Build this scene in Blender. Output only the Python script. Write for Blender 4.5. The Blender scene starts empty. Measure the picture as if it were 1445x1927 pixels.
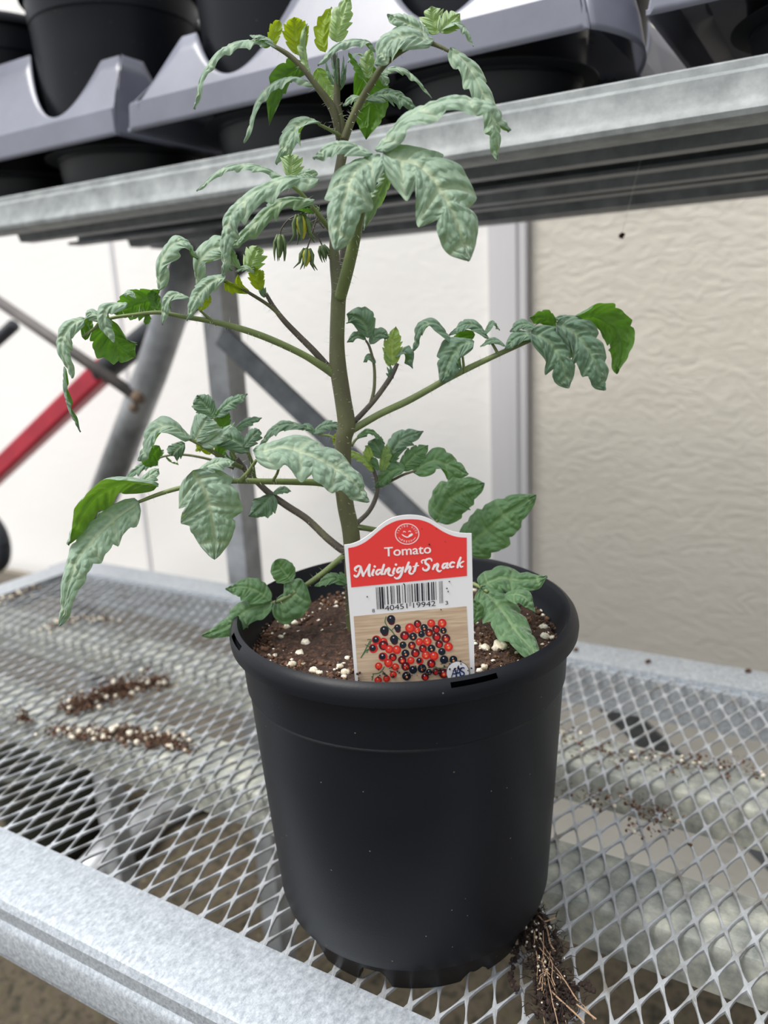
import bpy, bmesh, math, random
from mathutils import Vector, Matrix, noise
random.seed(7)
PI = math.pi
SC = bpy.context.scene
COL = SC.collection

# ------------------------------------------------------------------ camera
FPX, PITCH, ROLL, AZ = 1489.68, 0.24235, 0.04883, 0.5386
CAM = Vector((0.17797, -0.31094, 0.29784))
CX, CY = 722.5, 963.5
HD = Vector((-math.sin(AZ), math.cos(AZ), 0))          # horizontal heading of the view
FW = HD * math.cos(PITCH) + Vector((0, 0, -math.sin(PITCH)))
_r0 = Vector((math.cos(AZ), math.sin(AZ), 0)); _u0 = _r0.cross(FW)
RT = _r0 * math.cos(ROLL) - _u0 * math.sin(ROLL)
UP = _u0 * math.cos(ROLL) + _r0 * math.sin(ROLL)
cd = bpy.data.cameras.new('camera'); cam = bpy.data.objects.new('camera', cd); COL.objects.link(cam)
cam.matrix_world = Matrix(((RT.x, UP.x, -FW.x, CAM.x), (RT.y, UP.y, -FW.y, CAM.y), (RT.z, UP.z, -FW.z, CAM.z), (0, 0, 0, 1)))
cd.sensor_width = 36.0; cd.lens = FPX * 36.0 / 1927.0; cd.clip_start = 0.01; cd.clip_end = 100
cd.dof.use_dof = True; cd.dof.focus_distance = 0.335; cd.dof.aperture_fstop = 8.5
SC.camera = cam

# ------------------------------------------------------------------ world, light, exposure
W = bpy.data.worlds.new('overcast'); SC.world = W; W.use_nodes = True
wn = W.node_tree.nodes; wl = W.node_tree.links; wn.clear()
wo = wn.new('ShaderNodeOutputWorld'); wb = wn.new('ShaderNodeBackground'); wb.inputs['Strength'].default_value = 1.0
tc = wn.new('ShaderNodeTexCoord'); sp = wn.new('ShaderNodeSeparateXYZ'); mr = wn.new('ShaderNodeMapRange'); cr = wn.new('ShaderNodeValToRGB')
mr.inputs['From Min'].default_value = -0.3; mr.inputs['From Max'].default_value = 1.0
wl.new(tc.outputs['Generated'], sp.inputs[0]); wl.new(sp.outputs['Z'], mr.inputs['Value']); wl.new(mr.outputs[0], cr.inputs[0])
e = cr.color_ramp.elements
e[0].position = 0.0; e[0].color = (0.30, 0.29, 0.27, 1)
e[1].position = 1.0; e[1].color = (1.6, 1.66, 1.75, 1)
q = e.new(0.22); q.color = (0.66, 0.66, 0.65, 1)
q = e.new(0.45); q.color = (0.85, 0.88, 0.93, 1)
dp = wn.new('ShaderNodeVectorMath'); dp.operation = 'DOT_PRODUCT'; dv_ = (-_r0 * .9 + HD * .35).normalized(); dp.inputs[1].default_value = tuple(dv_)
m2 = wn.new('ShaderNodeMapRange'); m2.inputs['From Min'].default_value = -1; m2.inputs['From Max'].default_value = 1; m2.inputs['To Min'].default_value = .62; m2.inputs['To Max'].default_value = 1.25
wl.new(tc.outputs['Generated'], dp.inputs[0]); wl.new(dp.outputs['Value'], m2.inputs['Value'])
mxw = wn.new('ShaderNodeVectorMath'); mxw.operation = 'SCALE'; wl.new(cr.outputs[0], mxw.inputs[0]); wl.new(m2.outputs[0], mxw.inputs['Scale'])
wl.new(mxw.outputs[0], wb.inputs['Color']); wl.new(wb.outputs[0], wo.inputs[0])
sd = bpy.data.lights.new('sun', 'SUN'); sun = bpy.data.objects.new('sun', sd); COL.objects.link(sun)
sd.energy = 3.2; sd.angle = math.radians(22); sd.color = (1.0, 0.97, 0.92)
sun_from = (-_r0 * 0.55 - HD * 0.22 + Vector((0, 0, 1.0))).normalized()
sun.rotation_euler = sun_from.to_track_quat('Z', 'Y').to_euler()
SC.view_settings.view_transform = 'Standard'; SC.view_settings.look = 'None'
SC.view_settings.exposure = 0.2; SC.view_settings.gamma = 1.0; SC.view_settings.use_curve_mapping = False

# ------------------------------------------------------------------ placing helpers
def ray(px, py):
    return FW + RT * ((px - CX) / FPX) - UP * ((py - CY) / FPX)
def at(px, py, d=0.0):
    """the point seen at photo pixel (px,py), d cm beyond the pot's axis"""
    r = ray(px, py); t = (d * 0.01 - CAM.dot(HD)) / r.dot(HD)
    return CAM + r * t
def dep(p): return (p - CAM).dot(FW)
def aty(px, py, y):
    r = ray(px, py); return CAM + r * ((y - CAM.y) / r.y)
def atz(px, py, z):
    r = ray(px, py); return CAM + r * ((z - CAM.z) / r.z)

# ------------------------------------------------------------------ object helpers
def link(name, me, mats, parent=None, smooth=True):
    o = bpy.data.objects.new(name, me); COL.objects.link(o)
    if not isinstance(mats, (list, tuple)): mats = [mats]
    for m in mats: me.materials.append(m)
    if smooth and me.polygons: me.polygons.foreach_set('use_smooth', [True] * len(me.polygons))
    if parent:
        o.parent = parent; o.matrix_parent_inverse = Matrix.Translation(-parent.location)
    return o
def tag(o, label=None, cat=None, group=None, kind=None):
    if label: o['label'] = label
    if cat: o['category'] = cat
    if group: o['group'] = group
    if kind: o['kind'] = kind
    return o
def empty(name, loc, label, cat, group=None, kind=None):
    o = bpy.data.objects.new(name, None); o.location = loc; o.empty_display_size = 0.02; COL.objects.link(o)
    return tag(o, label, cat, group, kind)
class MB:
    def __init__(s): s.v = []; s.f = []; s.m = []
    def add(s, vs, fs, mi=0):
        b = len(s.v); s.v += [tuple(v) for v in vs]
        for f in fs: s.f.append(tuple(b + i for i in f)); s.m.append(mi)
    def build(s, name, mats, parent=None, smooth=True, sharp=None):
        me = bpy.data.meshes.new(name); me.from_pydata(s.v, [], s.f); me.update()
        o = link(name, me, mats, parent, smooth)
        me.polygons.foreach_set('material_index', s.m)
        if sharp is not None:
            bm = bmesh.new(); bm.from_mesh(me)
            for ed in bm.edges:
                if len(ed.link_faces) == 2 and ed.calc_face_angle(0) > math.radians(sharp): ed.smooth = False
            bm.to_mesh(me); bm.free()
        me.update(); return o
    def box(s, lo, hi, mi=0):
        x0, y0, z0 = lo; x1, y1, z1 = hi
        s.add([(x0,y0,z0),(x1,y0,z0),(x1,y1,z0),(x0,y1,z0),(x0,y0,z1),(x1,y0,z1),(x1,y1,z1),(x0,y1,z1)],
              [(0,3,2,1),(4,5,6,7),(0,1,5,4),(1,2,6,5),(2,3,7,6),(3,0,4,7)], mi)
    def extrude_x(s, prof, x0, x1, n=1, mi=0, closed=True):
        """prof: list of (y,z); swept along X"""
        k = len(prof); vs = []
        for i in range(n + 1):
            X = x0 + (x1 - x0) * i / n
            vs += [(X, y, z) for y, z in prof]
        fs = []
        for i in range(n):
            for j in range(k if closed else k - 1):
                a = i*k + j; b = i*k + (j+1) % k
                fs.append((a, b, b + k, a + k))
        if closed: fs += [tuple(range(k-1, -1, -1)), tuple(n*k + j for j in range(k))]
        s.add(vs, fs, mi)
    def extrude_y(s, prof, y0, y1, mi=0):
        k = len(prof); vs = [(x, y0, z) for x, z in prof] + [(x, y1, z) for x, z in prof]
        fs = [(j, (j+1) % k, (j+1) % k + k, j + k) for j in range(k)] + [tuple(range(k)), tuple(range(2*k-1, k-1, -1))]
        s.add(vs, fs, mi)
    def bar(s, a, b, w, h=None, roll=None, mi=0):
        a = Vector(a); b = Vector(b); h = h or w; t = (b - a).normalized()
        up = Vector(roll) if roll else Vector((0, 0, 1))
        sx = t.cross(up).normalized(); sy = sx.cross(t)
        vs = []
        for p in (a, b):
            for cx, cy in ((-1,-1),(1,-1),(1,1),(-1,1)): vs.append(p + sx*cx*w/2 + sy*cy*h/2)
        s.add(vs, [(0,1,5,4),(1,2,6,5),(2,3,7,6),(3,0,4,7),(3,2,1,0),(4,5,6,7)], mi)
    def tube(s, pts, rad, n=10, mi=0, cap=True):
        pts = [Vector(p) for p in pts]
        if not isinstance(rad, (list, tuple)): rad = [rad] * len(pts)
        t0 = (pts[1] - pts[0]).normalized(); ref = Vector((0,0,1)) if abs(t0.z) < .9 else Vector((1,0,0))
        nx = t0.cross(ref).normalized(); vs = []; k = len(pts)
        for i, p in enumerate(pts):
            t = (pts[min(i+1,k-1)] - pts[max(i-1,0)]).normalized()
            nx = (nx - t * nx.dot(t)).normalized(); ny = t.cross(nx)
            for j in range(n):
                a = 2*PI*j/n; vs.append(p + (nx*math.cos(a) + ny*math.sin(a)) * rad[i])
        fs = [(i*n+j, i*n+(j+1)%n, (i+1)*n+(j+1)%n, (i+1)*n+j) for i in range(k-1) for j in range(n)]
        if cap: fs += [tuple(range(n-1,-1,-1)), tuple((k-1)*n+j for j in range(n))]
        s.add(vs, fs, mi)
    def blob(s, c, r, sub=1, seed=0, rough=0.3, squash=(1,1,1), mi=0):
        bm = bmesh.new(); bmesh.ops.create_icosphere(bm, subdivisions=sub, radius=1.0)
        c = Vector(c); vs = []
        for v in bm.verts:
            k = 1 + rough * noise.noise(v.co * 1.7 + Vector((seed * 3.1, seed, 0)))
            vs.append(c + Vector((v.co.x*squash[0], v.co.y*squash[1], v.co.z*squash[2])) * r * k)
        fs = [tuple(v.index for v in f.verts) for f in bm.faces]; bm.free()
        s.add(vs, fs, mi)
def catmull(pts, n=6):
    """pts: tuples of any length, smoothed"""
    out = []; k = len(pts)
    for i in range(k - 1):
        p0 = pts[max(i-1,0)]; p1 = pts[i]; p2 = pts[i+1]; p3 = pts[min(i+2,k-1)]
        for s in range(n):
            t = s / n
            out.append(tuple(0.5*((2*b) + (c-a)*t + (2*a-5*b+4*c-d)*t*t + (-a+3*b-3*c+d)*t**3) for a,b,c,d in zip(p0,p1,p2,p3)))
    out.append(tuple(pts[-1])); return out

# ------------------------------------------------------------------ materials
def nmat(name):
    m = bpy.data.materials.new(name); m.use_nodes = True; t = m.node_tree
    return m, t, t.nodes, t.links, t.nodes['Principled BSDF']
def col(c): return (c[0], c[1], c[2], 1)
def s2l(r, g, b):
    f = lambda x: (x/255/12.92) if x <= 10 else ((x/255+.055)/1.055)**2.4
    return (f(r), f(g), f(b))
def plain(name, c, rough=.5, metal=0, spec=.5):
    m, t, n, l, p = nmat(name); p.inputs['Base Color'].default_value = col(c); p.inputs['Roughness'].default_value = rough
    p.inputs['Metallic'].default_value = metal; p.inputs['Specular IOR Level'].default_value = spec; return m
def noisy(name, stops, scale=20, rough=.6, metal=0, bump=0, bscale=None, detail=6, stretch=(1,1,1), rvar=0, dist=0, spec=.5, ndist=0.0):
    """stops: [(pos,color)...] over a noise"""
    m, t, n, l, p = nmat(name)
    tc = n.new('ShaderNodeTexCoord'); mp = n.new('ShaderNodeMapping'); mp.inputs['Scale'].default_value = stretch
    nz = n.new('ShaderNodeTexNoise'); nz.inputs['Scale'].default_value = scale; nz.inputs['Detail'].default_value = detail
    nz.inputs['Roughness'].default_value = .65; nz.inputs['Distortion'].default_value = ndist
    rp = n.new('ShaderNodeValToRGB')
    l.new(tc.outputs['Object'], mp.inputs[0]); l.new(mp.outputs[0], nz.inputs['Vector']); l.new(nz.outputs['Fac'], rp.inputs[0])
    el = rp.color_ramp.elements; el[0].position = stops[0][0]; el[0].color = col(stops[0][1]); el[1].position = stops[-1][0]; el[1].color = col(stops[-1][1])
    for pz, c in stops[1:-1]: q = el.new(pz); q.color = col(c)
    l.new(rp.outputs[0], p.inputs['Base Color']); p.inputs['Metallic'].default_value = metal; p.inputs['Specular IOR Level'].default_value = spec
    p.inputs['Roughness'].default_value = rough
    if rvar:
        mr = n.new('ShaderNodeMapRange'); mr.inputs['To Min'].default_value = rough - rvar; mr.inputs['To Max'].default_value = rough + rvar
        l.new(nz.outputs['Fac'], mr.inputs['Value']); l.new(mr.outputs[0], p.inputs['Roughness'])
    if bump:
        nb = n.new('ShaderNodeTexNoise'); nb.inputs['Scale'].default_value = bscale or scale * 3; nb.inputs['Detail'].default_value = 5
        l.new(mp.outputs[0], nb.inputs['Vector'])
        bp = n.new('ShaderNodeBump'); bp.inputs['Strength'].default_value = bump; bp.inputs['Distance'].default_value = dist or .001
        l.new(nb.outputs['Fac'], bp.inputs['Height']); l.new(bp.outputs[0], p.inputs['Normal'])
    return m

# object coordinates are metres everywhere
M_galv = noisy('galvanised_steel', [(.30, s2l(138,144,150)), (.5, s2l(168,174,180)), (.72, s2l(196,201,206))], 520, .42, .35, .4, 1500, rvar=.14, dist=.0003, stretch=(1,.6,1), detail=9)
M_galv_old = noisy('weathered_galvanised', [(.30, s2l(112,116,112)), (.5, s2l(158,160,152)), (.68, s2l(196,196,182)), (.8, s2l(214,210,190))], 60, .6, .3, .3, 300, rvar=.1, dist=.0004)
M_mesh = noisy('expanded_metal', [(.32, s2l(126,121,114)), (.45, s2l(158,160,162)), (.7, s2l(190,194,199))], 45, .5, .35, .2, 400, rvar=.1, dist=.0004)
M_rackrail = noisy('rack_rail_steel', [(.3, s2l(122,126,126)), (.5, s2l(144,148,148)), (.75, s2l(168,172,172))], 60, .6, .25, .2, 500, rvar=.08, dist=.0003)
M_darksteel = noisy('dull_steel', [(.3, s2l(78,82,86)), (.6, s2l(110,114,118)), (.8, s2l(130,132,132))], 30, .5, .3, .15, 200, dist=.0004)
M_tubesteel = noisy('tube_steel', [(.3, s2l(105,108,110)), (.6, s2l(168,170,173)), (.85, s2l(172,168,160))], 12, .45, .3, .1, 200, dist=.0003)
M_rust = noisy('rusty_weld', [(.35, s2l(92,84,80)), (.6, s2l(120,100,80))], 60, .8)
M_red = noisy('red_paint', [(.3, s2l(150,20,42)), (.7, s2l(178,34,56))], 20, .35)
M_rubber = plain('black_rubber', s2l(38,42,48), .6)
def pot_mat():
    m, t, n, l, p = nmat('black_pot_plastic')
    tc = n.new('ShaderNodeTexCoord'); nz = n.new('ShaderNodeTexNoise'); nz.inputs['Scale'].default_value = 18; nz.inputs['Detail'].default_value = 4
    rp = n.new('ShaderNodeValToRGB'); rp.color_ramp.elements[0].color = col(s2l(13,15,20)); rp.color_ramp.elements[1].color = col(s2l(22,24,30))
    vo = n.new('ShaderNodeTexVoronoi'); vo.inputs['Scale'].default_value = 210
    lt = n.new('ShaderNodeMath'); lt.operation = 'LESS_THAN'; lt.inputs[1].default_value = .07
    wn_ = n.new('ShaderNodeSeparateColor'); gt = n.new('ShaderNodeMath'); gt.operation = 'GREATER_THAN'; gt.inputs[1].default_value = .80
    mu = n.new('ShaderNodeMath'); mu.operation = 'MULTIPLY'; mx = n.new('ShaderNodeMix'); mx.data_type = 'RGBA'
    mx.inputs['B'].default_value = col(s2l(100,94,86))
    l.new(tc.outputs['Object'], nz.inputs['Vector']); l.new(tc.outputs['Object'], vo.inputs['Vector'])
    l.new(nz.outputs['Fac'], rp.inputs[0]); l.new(rp.outputs[0], mx.inputs['A'])
    l.new(vo.outputs['Distance'], lt.inputs[0]); l.new(vo.outputs['Color'], wn_.inputs[0]); l.new(wn_.outputs[0], gt.inputs[0])
    l.new(lt.outputs[0], mu.inputs[0]); l.new(gt.outputs[0], mu.inputs[1]); l.new(mu.outputs[0], mx.inputs['Factor'])
    l.new(mx.outputs['Result'], p.inputs['Base Color'])
    mr = n.new('ShaderNodeMapRange'); mr.inputs['To Min'].default_value = .36; mr.inputs['To Max'].default_value = .5
    l.new(nz.outputs['Fac'], mr.inputs['Value']); l.new(mr.outputs[0], p.inputs['Roughness']); p.inputs['Specular IOR Level'].default_value = .2
    nb = n.new('ShaderNodeTexNoise'); nb.inputs['Scale'].default_value = 900; bp = n.new('ShaderNodeBump'); bp.inputs['Strength'].default_value = .12; bp.inputs['Distance'].default_value = .0003
    l.new(tc.outputs['Object'], nb.inputs['Vector']); l.new(nb.outputs['Fac'], bp.inputs['Height']); l.new(bp.outputs[0], p.inputs['Normal'])
    return m
M_pot = pot_mat()
M_tray = noisy('tray_plastic', [(.3, s2l(104,106,118)), (.7, s2l(120,122,136))], 14, .38, 0, .1, 120, dist=.0005, spec=.7)
M_traydark = plain('tray_cup_plastic', s2l(24,26,30), .5)
M_soil = noisy('potting_mix', [(.3, s2l(26,16,12)), (.5, s2l(54,35,26)), (.7, s2l(92,64,48))], 420, .95, 0, .9, 500, dist=.002)
M_coir = noisy('coir_fibre', [(.3, s2l(40,27,20)), (.55, s2l(98,70,52)), (.8, s2l(150,112,84))], 300, .9)
M_dcoir = noisy('dark_root_soil', [(.3, s2l(22,15,12)), (.6, s2l(52,37,30)), (.8, s2l(92,70,58))], 300, .95)
M_perl = noisy('perlite', [(.3, s2l(170,150,115)), (.6, s2l(232,226,212))], 500, .9)
M_root = plain('pale_root', s2l(158,130,104), .9)
M_ground = noisy('ground_gravel', [(.30, s2l(26,24,16)), (.42, s2l(54,50,36)), (.52, s2l(80,70,58)), (.62, s2l(66,62,40)), (.74, s2l(128,116,100))], 60, .95, 0, .8, 60, detail=8, dist=.01)
def wall_mat(name, c0, c1, amp):
    m, t, n, l, p = nmat(name)
    tc = n.new('ShaderNodeTexCoord'); mp = n.new('ShaderNodeMapping'); mp.inputs['Scale'].default_value = (1, 1, 1.9)
    n1 = n.new('ShaderNodeTexNoise'); n1.inputs['Scale'].default_value = 28; n1.inputs['Detail'].default_value = 4; n1.inputs['Distortion'].default_value = 1.6
    n2 = n.new('ShaderNodeTexNoise'); n2.inputs['Scale'].default_value = 3; n2.inputs['Detail'].default_value = 5
    rp = n.new('ShaderNodeValToRGB'); rp.color_ramp.elements[0].position = .3; rp.color_ramp.elements[1].position = .7
    rp.color_ramp.elements[0].color = col(c0); rp.color_ramp.elements[1].color = col(c1)
    l.new(tc.outputs['Object'], mp.inputs[0]); l.new(mp.outputs[0], n1.inputs['Vector']); l.new(tc.outputs['Object'], n2.inputs['Vector'])
    l.new(n2.outputs['Fac'], rp.inputs[0]); l.new(rp.outputs[0], p.inputs['Base Color']); p.inputs['Roughness'].default_value = .75
    bp = n.new('ShaderNodeBump'); bp.inputs['Strength'].default_value = amp; bp.inputs['Distance'].default_value = .006
    l.new(n1.outputs['Fac'], bp.inputs['Height']); l.new(bp.outputs[0], p.inputs['Normal']); return m
M_wallR = wall_mat('textured_siding', s2l(206,200,188), s2l(216,210,199), .36)
M_wallL = wall_mat('white_siding', s2l(236,234,230), s2l(242,240,237), .12)
M_trim = noisy('trim_paint', [(.3, s2l(204,203,206)), (.7, s2l(214,212,214))], 30, .5, stretch=(1,1,.05))
M_conc = noisy('concrete', [(.3, s2l(110,114,112)), (.7, s2l(140,142,138))], 20, .9, 0, .3, 80)

def leaf_mat(name, top, top2, vein, under, trans, tw=.35):
    m, t, n, l, p = nmat(name)
    uv = n.new('ShaderNodeUVMap'); uv.uv_map = 'metric'
    at_ = n.new('ShaderNodeAttribute'); at_.attribute_name = 'vein'
    nz = n.new('ShaderNodeTexNoise'); nz.inputs['Scale'].default_value = 4.0; nz.inputs['Detail'].default_value = 5
    l.new(uv.outputs[0], nz.inputs['Vector'])
    m1 = n.new('ShaderNodeMix'); m1.data_type = 'RGBA'; m1.inputs['A'].default_value = col(top); m1.inputs['B'].default_value = col(top2)
    l.new(nz.outputs['Fac'], m1.inputs['Factor'])
    m2 = n.new('ShaderNodeMix'); m2.data_type = 'RGBA'; m2.inputs['B'].default_value = col(vein)
    sc = n.new('ShaderNodeMath'); sc.operation = 'MULTIPLY'; sc.inputs[1].default_value = .6
    l.new(at_.outputs['Fac'], sc.inputs[0]); l.new(sc.outputs[0], m2.inputs['Factor']); l.new(m1.outputs['Result'], m2.inputs['A'])
    geo = n.new('ShaderNodeNewGeometry'); m3 = n.new('ShaderNodeMix'); m3.data_type = 'RGBA'; m3.inputs['B'].default_value = col(under)
    l.new(geo.outputs['Backfacing'], m3.inputs['Factor']); l.new(m2.outputs['Result'], m3.inputs['A'])
    l.new(m3.outputs['Result'], p.inputs['Base Color']); p.inputs['Roughness'].default_value = .55
    p.inputs['Sheen Weight'].default_value = .25; p.inputs['Sheen Roughness'].default_value = .5; p.inputs['Specular IOR Level'].default_value = .35
    vo = n.new('ShaderNodeTexVoronoi'); vo.feature = 'SMOOTH_F1'; vo.inputs['Scale'].default_value = 3.1; vo.inputs['Smoothness'].default_value = .35
    n2 = n.new('ShaderNodeTexNoise'); n2.inputs['Scale'].default_value = 2.5
    mxv = n.new('ShaderNodeMix'); mxv.data_type = 'RGBA'; mxv.inputs['Factor'].default_value = .12
    l.new(uv.outputs[0], n2.inputs['Vector']); l.new(uv.outputs[0], mxv.inputs['A']); l.new(n2.outputs['Color'], mxv.inputs['B'])
    l.new(mxv.outputs['Result'], vo.inputs['Vector'])
    iv = n.new('ShaderNodeMath'); iv.operation = 'MULTIPLY'; iv.inputs[1].default_value = -1
    l.new(vo.outputs['Distance'], iv.inputs[0])
    bp = n.new('ShaderNodeBump'); bp.inputs['Strength'].default_value = .62; bp.inputs['Distance'].default_value = .003
    l.new(iv.outputs[0], bp.inputs['Height']); l.new(bp.outputs[0], p.inputs['Normal'])
    tr = n.new('ShaderNodeBsdfTranslucent'); tr.inputs['Color'].default_value = col(trans)
    ms = n.new('ShaderNodeMixShader'); ms.inputs[0].default_value = tw
    l.new(p.outputs[0], ms.inputs[1]); l.new(tr.outputs[0], ms.inputs[2])
    l.new(ms.outputs[0], n['Material Output'].inputs[0]); return m
L_SIL = leaf_mat('leaf_silver_green', s2l(124,149,131), s2l(154,176,155), s2l(206,214,178), s2l(84,122,52), s2l(120,170,30), .26)
L_MID = leaf_mat('leaf_grey_green', s2l(84,112,94), s2l(108,134,112), s2l(158,178,140), s2l(74,112,50), s2l(100,150,30), .22)
L_GRN = leaf_mat('leaf_fresh_green', s2l(74,108,72), s2l(98,130,92), s2l(140,165,115), s2l(80,120,44), s2l(110,170,30), .28)
L_YNG = leaf_mat('leaf_young_green', s2l(130,168,96), s2l(158,190,124), s2l(190,210,140), s2l(125,152,36), s2l(172,192,20), .42)
L_PAL = leaf_mat('leaf_pale_green', s2l(138,164,118), s2l(168,188,144), s2l(192,206,150), s2l(120,155,60), s2l(150,200,40), .3)
LM = dict(Z=L_PAL, S=L_SIL, M=L_MID, G=L_GRN, Y=L_YNG)
def stem_mat(name, a, b, c):
    m = noisy(name, [(.3, a), (.55, b), (.75, c)], 55, .55, 0, .3, 900, stretch=(1,1,.5), dist=.0003); return m
M_stem = stem_mat('stem_green', s2l(78,72,58), s2l(92,94,60), s2l(112,118,76))
M_pet = stem_mat('petiole_green', s2l(92,104,62), s2l(112,126,74), s2l(134,148,92))
M_shoot = stem_mat('shoot_purple', s2l(66,60,56), s2l(88,80,70), s2l(104,106,76))
M_hair = plain('stem_hair', s2l(200,205,190), .6)
M_yellow = plain('petal_yellow', s2l(205,200,70), .5)
M_sepal = noisy('sepal_green', [(.3, s2l(70,92,60)), (.7, s2l(120,140,90))], 300, .6)

# ================================================================== SETTING
mb = MB(); NX, NY = 90, 60; vs = []; fs = []
for j in range(NY + 1):
    for i in range(NX + 1):
        x = -3.2 + 4.6 * i / NX; y = -1.0 + 1.95 * j / NY
        vs.append((x, y, -.62 + .022 * noise.noise(Vector((x*9, y*9, 0))) + .014 * noise.noise(Vector((x*30, y*30, 4)))))
for j in range(NY):
    for i in range(NX): a = j*(NX+1)+i; fs.append((a, a+1, a+NX+2, a+NX+1))
mb.add(vs, fs); tag(mb.build('floor', M_ground), 'brown gravel and earth ground seen through and below the bench', kind='structure')
mb = MB(); mb.box((-.226, .80, -.56), (1.6, .84, 1.25)); tag(mb.build('wall_back', M_wallR, smooth=False), 'beige wood-grain textured siding panel right of the vertical trim', kind='structure')
mb = MB(); mb.box((-3.2, .803, -.56), (-.28, .84, 1.25)); tag(mb.build('wall_left', M_wallL, smooth=False), 'bright white siding panel left of the vertical trim', kind='structure')
mb = MB(); mb.box((-.284, .785, -.56), (-.229, .83, 1.25)); mb.box((-.272, .781, -.56), (-.241, .79, 1.25))
tag(mb.build('trim_1', M_trim, smooth=False), 'vertical pale grey trim board between the wall panels', kind='structure')
mb = MB(); mb.box((-1.07, .8005, -.56), (-1.060, .81, 1.25)); tag(mb.build('trim_2', M_trim, smooth=False), 'thin vertical seam strip on the white wall', kind='structure')
mb = MB(); mb.box((-3.2, .77, -.66), (1.6, .86, -.56)); tag(mb.build('baseboard_back', M_conc, smooth=False), 'grey concrete footing under the wall', kind='structure')

# ================================================================== LOWER BENCH
bench = empty('metal_bench', (0, .14, -.62), 'galvanised steel bench with an expanded-metal top, under the potted tomato', 'bench')
XL, XR = -.66, .30
mb = MB()
mb.extrude_x([(-.067,.0028),(-.102,.0028),(-.1065,.0015),(-.1085,-.002),(-.1085,-.0095),(-.1100,-.0115),(-.1110,-.0135),(-.1110,-.030),(-.1095,-.032),(-.1095,-.0345),(-.104,-.0345),(-.104,-.006),(-.067,-.0012)], XL-.045, XR, 30)
mb.build('front_rail', M_galv, bench, True, 28)
mb = MB()
mb.extrude_x([(.312,.0028),(.350,.0028),(.354,0),(.354,-.034),(.350,-.036),(.3125,-.036),(.3125,-.034),(.348,-.032),(.348,-.002),(.312,-.0012)], XL-.045, XR, 30)
mb.box((XL-.045, .306, -.036), (XR, .3135, -.0015))
mb.build('back_rail', M_galv, bench, True, 28)
mb = MB(); mb.extrude_y([(XL,.0032),(XL-.038,.0032),(XL-.042,0),(XL-.042,-.034),(XL-.038,-.034),(XL-.038,-.004),(XL,-.0012)], -.1085, .352)
mb.build('end_rail', M_galv, bench, True, 28)
for y0, y1 in ((.036, .083), (.158, .205)):
    mb = MB(); mb.extrude_x([(y0+.006,-.0022),(y1-.004,-.0022),(y1,-.005),(y1,-.028),(y1-.003,-.028),(y1-.003,-.006),(y0+.005,-.006),(y0+.003,-.009),(y0+.003,-.026),(y0+.008,-.026),(y0+.008,-.029),(y0,-.029),(y0,-.007),(y0+.002,-.0035)], XL, XR, 24)
    mb.build('support_channel', M_galv_old, bench, True, 40)
def expanded(name, x0, x1, y0, y1, z, sx, sy, ox, oy, strand, thick, mat, parent):
    """sheet of diamond openings: sx, sy are half pitches"""
    K = 16; bm = bmesh.new(); cache = {}
    def vert(x, y, zz):
        k = (round(x*1e5), round(y*1e5), round(zz*1e5))
        if k not in cache: cache[k] = bm.verts.new((x, y, zz))
        return cache[k]
    corners = [(sx,0),(0,sy),(-sx,0),(0,-sy)]
    outer = []; hole = []
    for c in range(4):
        a, b = corners[c], corners[(c+1) % 4]
        for s in range(4):
            t = s / 4; outer.append((a[0]+(b[0]-a[0])*t, a[1]+(b[1]-a[1])*t))
    hx, hy = sx * .80, sy * .855
    for k in range(K):
        a = 2*PI*k/K
        ca, sa = math.cos(a), math.sin(a)
        e = 1.22
        r = 1 / ((abs(ca)**e + abs(sa)**e) ** (1/e))
        hole.append((hx*ca*r, hy*sa*r))
    i0, i1 = int((x0-ox)/sx)-1, int((x1-ox)/sx)+1; j0, j1 = int((y0-oy)/sy)-1, int((y1-oy)/sy)+1
    for j in range(j0, j1+1):
        for i in range(i0, i1+1):
            if (i + j) % 2 == 0: continue             # nodes sit on even sums, openings on odd sums
            cx, cy = ox + i*sx, oy + j*sy
            if cx - sx < x0 or cx + sx > x1 or cy < y0 or cy > y1: continue
            A = [vert(cx+p[0], cy+p[1], z) for p in outer]
            jit = 1 + .03*noise.noise(Vector((i*.7, j*.7, 0)))
            B = [vert(cx+p[0]*jit, cy+p[1]*jit, z - .0002) for p in hole]
            Cc = [vert(cx+p[0]*jit*.985, cy+p[1]*jit*.985, z - thick) for p in hole]
            D = [vert(cx+p[0], cy+p[1], z-thick) for p in outer]
            for k in range(K):
                k2 = (k+1) % K
                try:
                    bm.faces.new((A[k], A[k2], B[k2], B[k])); bm.faces.new((B[k], B[k2], Cc[k2], Cc[k])); bm.faces.new((Cc[k], Cc[k2], D[k2], D[k]))
                except ValueError: pass
    me = bpy.data.meshes.new(name); bm.to_mesh(me); bm.free()
    o = link(name, me, mat, parent, False); return o
expanded('mesh_deck', XL, XR+.01, -.085, .318, 0.0, .00679, .01562, .07777, .0162, .00115, .0016, M_mesh, bench)
for x, y in ((XL-.02, -.09), (XL-.02, .335), (XR-.02, -.09), (XR-.02, .335)):
    mb = MB(); mb.bar((x, y, -.62), (x, y, -.02), .028, roll=(1,0,0)); mb.build('leg', M_tubesteel, bench, False)

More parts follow.
